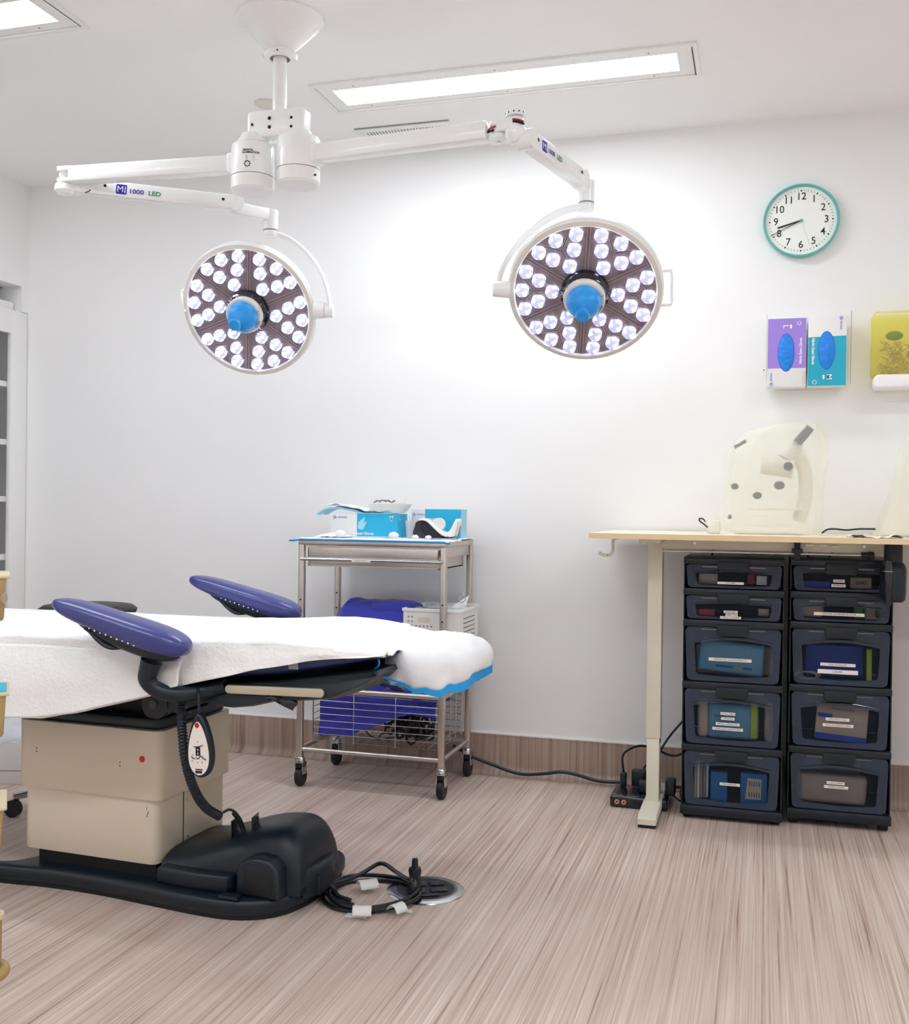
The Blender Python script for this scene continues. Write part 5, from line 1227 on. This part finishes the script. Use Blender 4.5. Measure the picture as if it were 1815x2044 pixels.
for r_ in range(2):
    for c_ in range(5): g.box((-.014+.008*c_, .018-.038*r_, .0012), (.0035, .016, .0006), M)
on(pc, 'blue_marks', g, 'deep_blue_card')
inside(1, 0, 'blue_packet', 'blue packet at the left of the BLADES drawer', 'packet', .05, .40, .04, .34, 'royal_card')
o, M, w, H = inside(1, 0, 'numbered_carton', 'grey carton with the handwritten number 6843', 'carton', .60, .82, .06, .56, 'pouch_beige')
g = G(); g.text('6843', .018, M, bold=.0003); on(o, 'number', g, 'print_black')
inside(1, 1, 'paper_bag', 'spotted beige bag in the second right drawer', 'bag', .08, .33, .06, .80, 'pouch_beige', bev=.012, wob=.006)
inside(1, 1, 'green_packet', 'green and beige packet in the second right drawer', 'packet', .64, .74, .06, .66, 'green_card')
inside(1, 1, 'beige_packet', 'beige packet at the right of the second right drawer', 'packet', .76, .97, .03, .86, 'pouch_beige', dy=.05)
inside(1, 1, 'green_packet', 'round-cornered green packet at the right end of the second right drawer', 'packet', .86, .95, .10, .72, 'green_card', bev=.016)
inside(1, 2, 'lime_packet', 'lime green packet in the EYE GOGGLES drawer', 'packet', .78, .835, .05, .66, 'lime_card')
inside(1, 2, 'goggle_case', 'dark case in the EYE GOGGLES drawer', 'case', .15, .76, .05, .66, 'royal_card', dy=.10)
x0, yf, zz = xr0, RY, zR_; g = G()
for k_ in range(3): g.tube([(x0+.055+.035*cos(a)+.006*k_, yf+.04+.01*k_, zz[3]+.022+.012*sin(a)) for a in [2*pi*i/10 for i in range(10)]], .002, 6, 3, closed=True)
solo('pale_lead', g, 'pouch_beige', 'coiled pale lead in the EYE GOGGLES drawer', 'cable')
o, M, w, H = inside(1, 3, 'pad_carton', 'beige and blue dressing-pad carton in the fourth right drawer', 'carton', .26, .80, .06, .76, 'pouch_beige', tilt=-4)
g = G(); g.box((0, -H*.29, 0), (w*.535, H*.12, .0008), M); g.prism(rrect(-w*.26, H*.08, -w*.10, H*.16, .004, 3), 0, .0008, M); on(o, 'blue_print', g, 'royal_card')
g = G(); g.text('Abdominal Pad', .012, M @ Matrix.Translation((0, H*.27, .0006))); on(o, 'lettering', g, 'royal_card')
o, M, w, H = inside(1, 4, 'drape_pack', 'brown paper drape pack in the lowest right drawer', 'pack', .07, .80, .04, .60, 'kraft', thick=.06, bev=.016, wob=.006, tilt=-1)
o, M, w, H = inside(1, 4, 'gauze_carton', 'grey carton marked Curity behind the brown pack in the lowest right drawer', 'carton', .15, .76, .30, .78, 'print_grey', dy=.12)
g = G(); g.text('Curity', .014, M @ Matrix.Translation((-.005, H*.17, 0))); on(o, 'lettering', g, 'print_black')

# ------------------------------------------------------------------ covered instruments on the desk
def cover_obj(rows, yc, hd, lab, seed, name='dust_cover'):
    """rows: (z, x_left, x_right, depth scale)"""
    P = spline([Vector((r[0], r[1], r[2])) for r in rows], 6); D = spline([Vector((r[3], 0, 0)) for r in rows], 6)
    def f(u, v):
        i = min(len(P)-1, int(round(v*(len(P)-1)))); z, xa, xb = P[i]; k = D[i].x; a = 2*pi*u; c, s = cos(a), sin(a)
        cx_, hx = (xa+xb)/2, (xb-xa)/2; w = 1+.05*nz(c*2.4+seed, s*2.4, z*5)+.020*nz(c*7+seed, s*7, z*14)
        return (cx_+hx*math.copysign(abs(c)**.55, c)*(1+.25*(w-1)), yc+hd*k*math.copysign(abs(s)**.55, s)*w, z+.003*nz(c*5, s*5, seed))
    g = G(); g.grid(f, 120, len(P)-1); n = len(P); top = [f(i/120, 1.0) for i in range(120)]
    g.f.append(tuple(i*n+n-1 for i in range(120)))
    return solo(name, g, 'dust_cover', lab, 'dust cover', angle=80)
yc = -.30
def X_(px, py): return at_y(px, py, yc).x
def Z_(px, py): return at_y(px, py, yc).z
rows = [(.975, X_(1418, 1062), X_(1642, 1066), 1.35), (.985, X_(1428, 1050), X_(1642, 1055), 1.15), (Z_(1500, 1000), X_(1442, 1000), X_(1644, 1000), 1.05), (Z_(1500, 950), X_(1448, 950), X_(1647, 950), 1.0), (Z_(1500, 905), X_(1454, 905), X_(1654, 905), .95),
        (Z_(1500, 880), X_(1472, 880), X_(1652, 880), .85), (Z_(1500, 860), X_(1500, 860), X_(1642, 860), .72), (Z_(1600, 848), X_(1560, 848), X_(1634, 848), .45), (Z_(1610, 841), X_(1604, 841), X_(1628, 841), .25)]
cover_obj(rows, yc, .105, 'translucent dust cover over the microscope on the desk', 3.0)
MS = thing('microscope', 'cream microscope with black eyepiece and knobs seen through its dust cover', 'microscope', (X_(1550, 1050), yc, .974))
def mw(px, py, dy=0.0): return at_y(px, py, yc+dy)
g = G(); g.bb((X_(1462, 1050), yc-.07, .975), (X_(1610, 1050), yc+.07, 1.000), .012); part('base', g, 'microscope_cream', MS)
g = G(); g.tube([mw(1595, 1040, .04), mw(1608, 990, .045), mw(1606, 940, .04), mw(1590, 905, .02)], .026, 14, 6, flat=.8); part('arm', g, 'microscope_cream', MS)
g = G(); g.tube([mw(1585, 935, 0), mw(1560, 930, 0), mw(1520, 925, 0)], .038, 16, 4, flat=.9); hd = part('head', g, 'microscope_cream', MS)
g = G(); g.cyl(mw(1568, 915, 0), mw(1590, 882, 0), .030, .028, seg=24); part('eyepiece_block', g, 'microscope_cream', hd)
g = G(); g.cyl(mw(1592, 884, -.03), mw(1619, 853, -.035), .0155, .0140, seg=24); part('eyepiece', g, 'black_rubber', hd)
g = G(); g.cyl(mw(1574, 931, -.05), mw(1574, 931, -.075), .0148, seg=28); part('focus_knob', g, 'black_rubber', MS)
for q, r_ in (((1467, 971), .014), ((1512, 989), .016), ((1556, 969), .019)):
    g = G(); c = mw(q[0], q[1], -.035); g.ball(c, r_*.85, sc=(1.1, 1, .9)); part('objective', g, 'black_rubber', MS)
g = G(); g.bb((X_(1490, 1010), yc-.05, Z_(1500, 1018)), (X_(1600, 1010), yc+.05, Z_(1500, 1012)), .002); part('stage', g, 'microscope_cream', MS)
g = G(); g.cyl(mw(1466, 893, -.03), mw(1490, 880, -.03), .006, seg=14); part('lamp_rod', g, 'black_rubber', MS)
for a, b in (((1454, 1028), (1461, 1036)), ((1418, 1043), (1423, 1053)), ((1429, 1042), (1434, 1051))):
    p, q = mw(*a, -.08), mw(*b, -.08); g = G(); g.bb((p.x, p.y-.004, q.z), (q.x, p.y+.004, p.z), .001); part('switch', g, 'black_rubber', MS)
g = G(); g.bb((X_(1414, 1055), yc-.10, .975), (X_(1440, 1040), yc-.06, Z_(1430, 1038)), .006); part('power_block', g, 'microscope_cream', MS)
g = G(); g.tube([mw(1413, 1053, -.1), mw(1405, 1046, -.1), mw(1397, 1040, -.1), mw(1397, 1035, -.1), mw(1404, 1036, -.1), mw(1408, 1041, -.09)], .0024, 8, 6); solo('looped_lead', g, 'cable_black', 'short looped black lead at the left foot of the dust cover', 'cable')
g = G(); g.tube([mw(1641, 1064, -.06), mw(1652, 1057, -.06), mw(1668, 1056, -.06), mw(1690, 1058, -.06), mw(1715, 1056, -.06), mw(1748, 1056, -.06)], .0030, 8, 6); solo('desk_lead', g, 'cable_black', 'black lead lying on the desk between the two dust covers', 'cable')
yc = -.33
rows = [(.976, X_(1738, 1070), .62, 1.25), (.99, X_(1748, 1052), .62, 1.1), (Z_(1800, 1000), X_(1772, 1000), .60, 1.0), (Z_(1800, 950), X_(1785, 950), .60, .95), (Z_(1800, 910), X_(1797, 910), .58, .85), (Z_(1800, 880), X_(1808, 880), .55, .7), (Z_(1800, 866), X_(1820, 866), .52, .4)]
cover_obj(rows, yc, .13, 'second dust cover at the right edge of the desk, cut off by the picture', 8.0)
g = G(); g.prism([(.36, .976), (.60, .976), (.58, 1.20), (.46, 1.25), (.42, 1.15)], .26, .40, frame((0, 0, 0), (1, 0, 0), (0, -1, 0)), .02); solo('covered_device', g, 'microscope_cream', 'cream device under the right-hand dust cover', 'device')
g = G(); g.grid(lambda u, v: (at_y(1691, 1062, -.50).x+.16*u, -.575+.10*v+.02*nz(u*5, 2)-(.0 if u < .3 else .006), .9755+.010*max(0, sin(u*9+v))*(1-v)+.004*nz(u*9, v*4)), 40, 12); solo('plastic_hem', g, 'poly_cover', 'rumpled white plastic hem spread on the desk before the right cover', 'plastic sheet', angle=80, solid=.001)

# ------------------------------------------------------------------ glove dispenser on the wall
HX0, HX1, HZ0, HZ1 = .001, .287, 1.494, 1.760
GH = thing('glove_dispenser', 'clear acrylic glove-box holder on the wall below the clock', 'holder', ((HX0+HX1)/2, -.05, HZ0))
g = G()
g.bb((HX0, -.100, HZ0), (HX0+.002, -.001, HZ1)); g.bb((HX1-.002, -.100, HZ0), (HX1, -.001, HZ1)); g.bb((HX0+.002, -.100, HZ0), (HX1-.002, -.001, HZ0+.002)); g.bb((HX0+.002, -.003, HZ0+.002), (HX1-.002, -.001, HZ1))
part('tray', g, 'acrylic', GH)
g = G(); g.bb((HX1-.0025, -.1006, HZ0+.01), (HX1-.0005, -.1000, HZ1)); g.bb((HX0+.0002, -.1006, HZ0+.03), (HX0+.0012, -.1000, HZ1-.005)); part('edge', g, 'print_grey', GH)
g = G(); g.cyl((HX0-.008, -.0005, 1.572), (HX0-.008, -.003, 1.572), .0022, seg=10); solo('wall_screw', g, 'black_screw', 'tiny black screw in the wall left of the glove dispenser', 'screw')
def glove_carton(x0, x1, z0, z1, label, body, split, upside):
    t = thing('glove_box', label, 'glove box', ((x0+x1)/2, -.055, z0)); yf = -.097
    g = G(); g.bb((x0, yf, z0), (x1, -.02, z1), .0015); bx = part('carton', g, 'card_white', t)
    g = G(); a, b = (z0+split*(z1-z0), z1) if not upside else (z0, z0+split*(z1-z0)); sl = .004
    pts = [(x0+.0008, a+(0 if upside else 0)), (x1-.0008, a-(0 if upside else 0)), (x1-.0008, b), (x0+.0008, b-(.003 if upside else 0))]
    g.prism(pts, 0, .0005, face_front(0, yf, 0)); part('printed_panel', g, body, bx)
    cx_, cz_ = (x0+x1)/2-.002, z0+(z1-z0)*(.50 if not upside else .505)
    g = G(); g.prism(ell(cx_, cz_, .0285, .0680, 40), .0003, .0009, face_front(0, yf, 0)); part('opening', g, 'royal_card', bx)
    def fold(u, v):
        a = 2*pi*v; r = u**.8; x = .0272*r*cos(a); z = .0660*r*sin(a)
        return (cx_+x, yf-.0012-.010*(1-r*r)*(.75+.5*nz(x*60+z*30, z*(95 if not upside else 40), 2 if upside else 5)), cz_+z)
    g = G(); g.grid(fold, 16, 48); gb = part('gloves', g, 'glove_blue', bx, angle=80)
    return t, bx, yf
t, bx, yf = glove_carton(.005, .1365, 1.4985, 1.742, 'purple and white glove box marked L in the wall dispenser', 'card_purple', .27, False)
R90 = lambda x, z, up: face_front(x, yf-.0012, z) @ Matrix.Rotation(pi/2 if up else -pi/2, 4, 'Z')
g = G(); g.text('Nitrile Exam Gloves', .0135, R90(.118, 1.625, True), bold=.0004, sx=.84); g.text('L', .026, R90(.066, 1.713, False), bold=.0004); g.box((0, 0, 0), (.014, .007, .0003), R90(.084, 1.713, True)); g.tube([(.007*cos(a), .007*sin(a), 0) for a in [2*pi*i/6 for i in range(6)]], .0012, 6, 1, R90(.112, 1.724, True), closed=True)
part('lettering', g, 'print_white', bx); brandmark(R90(.019, 1.520, True), -.012, 0, .010, bx, 'PRIMED')
g = G()
for dx_ in (0, .004): g.box((dx_, 0, 0), (.0008, .05, .0003), face_front(.127+dx_*.6, yf-.0008, 1.528))
part('small_print', g, 'print_grey', bx)
t, bx, yf = glove_carton(.1425, .2715, 1.4995, 1.7465, 'teal and white glove box marked M in the wall dispenser', 'card_teal', .71, True)
g = G(); g.text('Nitrile Exam Gloves', .0135, R90(.160, 1.622, False), bold=.0004, sx=.84); g.text('M', .026, R90(.214, 1.530, False), bold=.0003); g.box((0, 0, 0), (.014, .006, .0003), R90(.196, 1.530, True)); g.tube([(.007*cos(a), .007*sin(a), 0) for a in [2*pi*i/6 for i in range(6)]], .0012, 6, 1, R90(.166, 1.512, True), closed=True)
part('lettering', g, 'print_white', bx); brandmark(R90(.252, 1.728, False), -.008, 0, .010, bx, 'PRIMED')

# ------------------------------------------------------------------ sharps bin
SB = thing('sharps_bin', 'translucent yellow sharps container with a white base, cut off by the right edge', 'sharps bin', (.45, -.06, 1.484))
g = G(); g.prism(rrect(.358, 1.530, .56, 1.752, .010, 5), .002, .118, frame((0, 0, 0), (1, 0, 0), (0, -1, 0)), .008, 3); part('box', g, 'yellow_box', SB)
g = G(); g.prism(rrect(.360, 1.484, .56, 1.532, .018, 6), .002, .124, frame((0, 0, 0), (1, 0, 0), (0, -1, 0)), .008, 3); part('base', g, 'white_enamel', SB)
g = G(); g.bb((.362, -.120, 1.738), (.56, -.119, 1.7415)); part('lid_line', g, 'label_white', SB)
random.seed(5); g = G()
for k in range(150):
    c = Vector((random.uniform(.385, .54), random.uniform(-.10, -.02), 1.545+random.random()**1.4*.105)); d = Vector((random.uniform(-1, 1), random.uniform(-.5, .5), random.uniform(-.5, .5))).normalized(); L = random.uniform(.012, .032)
    g.cyl(c-d*L/2, c+d*L/2, random.uniform(.0018, .004), seg=6)
solo('used_syringes', g, 'pouch_beige', 'jumble of discarded needles and syringes inside the yellow bin', 'syringes', kind='stuff')
g = G(); g.ball((.43, -.07, 1.672), .024, sc=(1.2, .8, .7)); solo('green_swab', g, 'green_card', 'green wad lying on the needles in the yellow bin', 'swab')

# ------------------------------------------------------------------ power board and its plugs on the floor
pa, pb_ = at_z(1217, 1604, .012), at_z(1240, 1562, .012); pc_ = at_z(1300, 1612, .012)
ax = (pb_-pa); ax.z = 0; wx = (pc_-pa); wx.z = 0; th_ = atan2(wx.y, wx.x)
PB = thing('power_board', 'black power board with two gold sockets on the floor by the desk leg', 'power board', (pa.x, pa.y, 0), th_*.35)
W = WM[PB]; Lx, Ly, Hz = .20, .175, .042
g = G(); g.bb((0, 0, .002), (Lx, Ly, Hz), .008, W, 3); bd = part('housing', g, 'black_gloss', PB)
for x in (.026, .050):
    g = G(); g.cyl((x, .001, .022), (x, -.003, .022), .0088, seg=20, M=W); jk = part('gold_socket', g, 'gold', bd); g = G(); g.cyl((x, -.003, .022), (x, -.0035, .022), .0035, seg=12, M=W); part('socket_hole', g, 'black_matt', jk)
g = G(); g.bb((.085, -.0006, .014), (.125, .0004, .028), 0, W); part('port', g, 'black_matt', bd)
g = G()
for i in range(4):
    for j in range(3): g.box((.03+.045*i, .035+.045*j, Hz+.0005), (.022, .022, .002), W, .001)
part('outlet_faces', g, 'black_plastic', bd)
def plug(name, lab, x, y, w, d, h, cat='plug'):
    g = G(); g.bb((x-w/2, y-d/2, Hz+.002), (x+w/2, y+d/2, Hz+h), .006, W, 3); return solo(name, g, 'black_plastic', lab, cat, group='plugs in the power board')
plug('mains_plug', 'slim upright black plug at the left end of the power board', .032, .125, .022, .026, .055)
plug('power_adapter', 'tall black power adapter at the back of the power board', .085, .150, .052, .030, .062, 'adapter')
plug('power_adapter', 'low black power adapter beside the desk leg on the power board', .130, .085, .075, .045, .040, 'adapter')
plug('power_adapter', 'black adapter half hidden behind the desk leg', .205, .075, .035, .05, .058, 'adapter')
def wire(pts, r, lab, grp='leads at the power board'):
    g = G(); g.tube(pts, r, 8, 8); solo('power_lead', g, 'cable_black', lab, 'cable', group=grp)
wy = -.12
wire([W @ Vector((.032, .125, Hz+.052)), at_y(1243, 1510, -.2), at_y(1256, 1496, -.16), at_y(1275, 1489, -.14), at_y(1293, 1490, -.13), at_y(1312, 1495, -.12), at_y(1330, 1505, -.12), at_y(1350, 1508, -.12), at_y(1372, 1500, -.14)], .0042, 'black lead arching up from the left plug, behind the desk leg')
wire([W @ Vector((.13, .10, Hz+.040)), at_y(1285, 1535, -.16), at_y(1305, 1515, -.14), at_y(1320, 1495, -.13), at_y(1340, 1466, -.11), at_y(1368, 1434, -.10)], .0042, 'black lead rising steeply to the right behind the drawers')
wire([at_z(1318, 1556, .03), at_z(1335, 1553, .03), at_z(1352, 1550, .03), at_z(1375, 1547, .03)], .0040, 'upper of the floor leads between desk foot and drawers')
wire([at_z(1320, 1566, .03), at_z(1337, 1566, .02), at_z(1352, 1562, .02), at_z(1375, 1552, .03)], .0055, 'thick middle floor lead between desk foot and drawers')
wire([at_z(1325, 1575, .03), at_z(1340, 1570, .02), at_z(1352, 1571, .02), at_z(1372, 1572, .02)], .0060, 'thickest lead lying on the floor at the drawer castors')
wire([at_z(1324, 1577, .04), at_z(1335, 1580, .01), at_z(1348, 1590, .008), at_z(1360, 1598, .008), at_z(1358, 1580, .02), at_z(1366, 1568, .03)], .0025, 'thin looping lead in front of the drawer castor')
for k, (a, b) in enumerate((((1429, 1085), (1421, 1110)), ((1620, 1093), (1612, 1112)), ((1668, 1095), (1655, 1112)))):
    p, q = at_y(*a, -.2), at_y(*b, -.2); g = G(); g.cyl(p, q, .0035, seg=8); solo('hanging_lead', g, 'cable_black', ['short black lead hanging under the desk over the left tower', 'short black lead under the desk, left over the right tower', 'short black lead under the desk, right over the right tower'][k], 'cable', group='short leads under the desk')

# ------------------------------------------------------------------ glazed cabinet in the left wall
CB = thing('glazed_cabinet', 'white built-in cabinet with a glass door at the left edge', 'cabinet', (XL-.2, -.6, 0))
ys = at_x(20, 900, XL).y; zdt = at_x(10, 662, XL).z
yA = -1.30
g = G(); g.bb((XL-.02, ys, .0), (XL+.0, -.004, zc-.002), .002); g.bb((XL-.02, yA, zdt), (XL, ys, zc-.002)); g.bb((XL-.02, yA, 0), (XL, ys, .10)); g.bb((XL-.02, yA-.06, 0), (XL, yA, zc-.002)); part('door_frame', g, 'white_plastic', CB)
g = G(); g.bb((XL-.47, yA, .02), (XL-.46, -.03, zc-.01)); g.bb((XL-.46, -.03, .02), (XL-.02, -.02, zc-.01)); g.bb((XL-.46, yA-.01, .02), (XL-.02, yA, zc-.01)); part('carcass', g, 'print_grey', CB)
g = G(); g.bb((XL-.014, yA, .10), (XL-.010, ys, zdt)); part('glass_pane', g, 'cabinet_glass', CB)
for py in (766, 882, 996, 1112, 1190):
    z = at_x(8, py, XL-.03).z; g = G(); g.bb((XL-.45, yA, z-.012), (XL-.025, -.035, z+.012)); part('shelf', g, 'white_plastic', CB)
random.seed(3)
items = []
for k, py in enumerate((766, 882, 996, 1112)):
    z = at_x(8, py, XL-.03).z+.013
    for j in range(3):
        y0 = ys-.04-.10*j; h = random.uniform(.10, .19); g = G(); g.bb((XL-.30, y0-.085, z), (XL-.06, y0, z+h), .004)
        solo('stored_box', g, ['print_grey', 'steel_grey', 'pouch_blue', 'tape_white'][(k+j) % 4], 'boxed supply behind the cabinet glass, %s shelf, %s' % (['highest', 'second', 'third', 'fourth'][k], ['nearest the door edge', 'second along', 'third along'][j]), 'box', group='boxes in the glazed cabinet')
# pelmet block in the niche above
p = at_x(18, 597, XL-.05)
g = G(); g.bb((XL-.30, yA, zc-.018), (XL-.03, at_x(20, 600, XL-.05).y, zc+.040), .004); solo('white_case', g, 'white_enamel', 'flat white case lying on top of the glazed cabinet', 'case')

# ------------------------------------------------------------------ tan bin stand at the left edge
RD = 1.95
BS = thing('bin_stand', 'stand at the left edge carrying tan plastic bins one above another', 'bin stand', (at_d(-30, 1955, RD).x, at_d(-30, 1955, RD).y, 0))
pc0 = at_d(-60, 1600, RD)
fw = _ray(16, 1022); fw = Vector((fw.x, fw.y, 0)).normalized(); rt = Vector((fw.y, -fw.x, 0))
def bm_frame(o): return Matrix(((rt.x, fw.x, 0, o.x), (rt.y, fw.y, 0, o.y), (0, 0, 1, o.z), (0, 0, 0, 1)))
for k, (px, pt, pbm, lw) in enumerate(((15, 1150, 1240, .2), (14, 1384, 1472, .2), (9, 1612, 1700, .2))):
    a, b = at_d(px, pt, RD), at_d(px, pbm, RD); o = Vector((a.x, a.y, 0)); M = bm_frame(o) @ Matrix.Translation((.0045, 0, 0))
    g = G(); g.box((-.11, .06, (a.z+b.z)/2), (.208, .13, a.z-b.z), M, .006, taper=.96); bn = part('bin', g, 'tan_plastic', BS)
    g = G(); g.box((-.110, .06, a.z-.001), (.220, .136, .007), M, .003); part('bin_rim', g, 'tan_rim', bn)
    if k == 0:
        g = G(); g.prism(ell(-.010, (a.z+b.z)/2+.002, .0062, .0105, 20), 0, .001, M @ frame((0, -.006, 0), (1, 0, 0), (0, -1, 0))); part('round_sticker', g, 'pouch_beige', bn)
    if k == 1:
        g = G(); g.box((-.09, .05, a.z+.002), (.17, .10, .006), M, .002); solo('blue_packet', g, 'card_cyan', 'flat blue packet lying on the second tan bin', 'packet')
a, b = at_d(4, 1845, RD), at_d(3, 1935, RD); M = bm_frame(Vector((a.x, a.y, 0)))
g = G(); g.cyl((-.022, .05, b.z), (-.022, .05, a.z), .022, seg=24, M=M); pol = part('post', g, 'tan_plastic', BS)
g = G(); g.lathe([(.020, a.z-.004), (.026, a.z-.004), (.026, a.z+.004), (.020, a.z+.004), (.016, a.z)], M @ Matrix.Translation((-.022, .05, 0)), 24); part('post_rim', g, 'tan_rim', pol)
g = G(); g.cyl((-.12, .09, .05), (-.12, .09, 1.05), .014, seg=16, M=M); part('upright', g, 'steel_grey', BS)
a = at_d(20, 1955, RD); M = bm_frame(Vector((a.x, a.y, a.z)))
g = G(); g.tube([(-.055+.045*cos(t), .05+.045*sin(t), 0) for t in [2*pi*i/16 for i in range(16)]], .011, 12, 3, M, closed=True); rg = part('base_ring', g, 'tan_plastic', BS)
g = G(); g.cyl((-.055, .05, -a.z), (-.055, .05, .004), .028, seg=24, M=M); part('base_core', g, 'black_rubber', rg)

# ------------------------------------------------------------------ cartons on the floor behind the pedestal, far left
c0 = at_z(33, 1566, 0.0)
g0 = thing('white_carton', 'white carton printed in blue on the floor left of the pedestal', 'carton', (c0.x-.17, c0.y+.1, 0), radians(18))
W = WM[g0]
g = G(); g.bb((-.22, -.15, 0), (.16, .15, .155), .003, W); cb = part('carton', g, 'card_white', g0)
g = G()
for k_ in range(3): g.box((-.14+.09*k_, -.1508, .085), (.05, .0008, .028), W); 
g.box((.161, .0, .08), (.0008, .12, .03), W); part('blue_print', g, 'print_blue', cb)
g = G(); g.bb((-.22, -.1506, .050), (.16, -.1500, .053), 0, W); part('seam', g, 'print_grey', cb)
g = G(); g.grid(lambda u, v: W @ Vector((-.20+.36*u, -.15+.29*v, .157+.075*(sin(pi*u)*sin(pi*v))**.5+.02*nz(u*6, v*6))), 30, 24); solo('plastic_bag', g, 'clear_bag', 'crumpled clear plastic bag of supplies on the white carton', 'bag', angle=80, solid=.001)
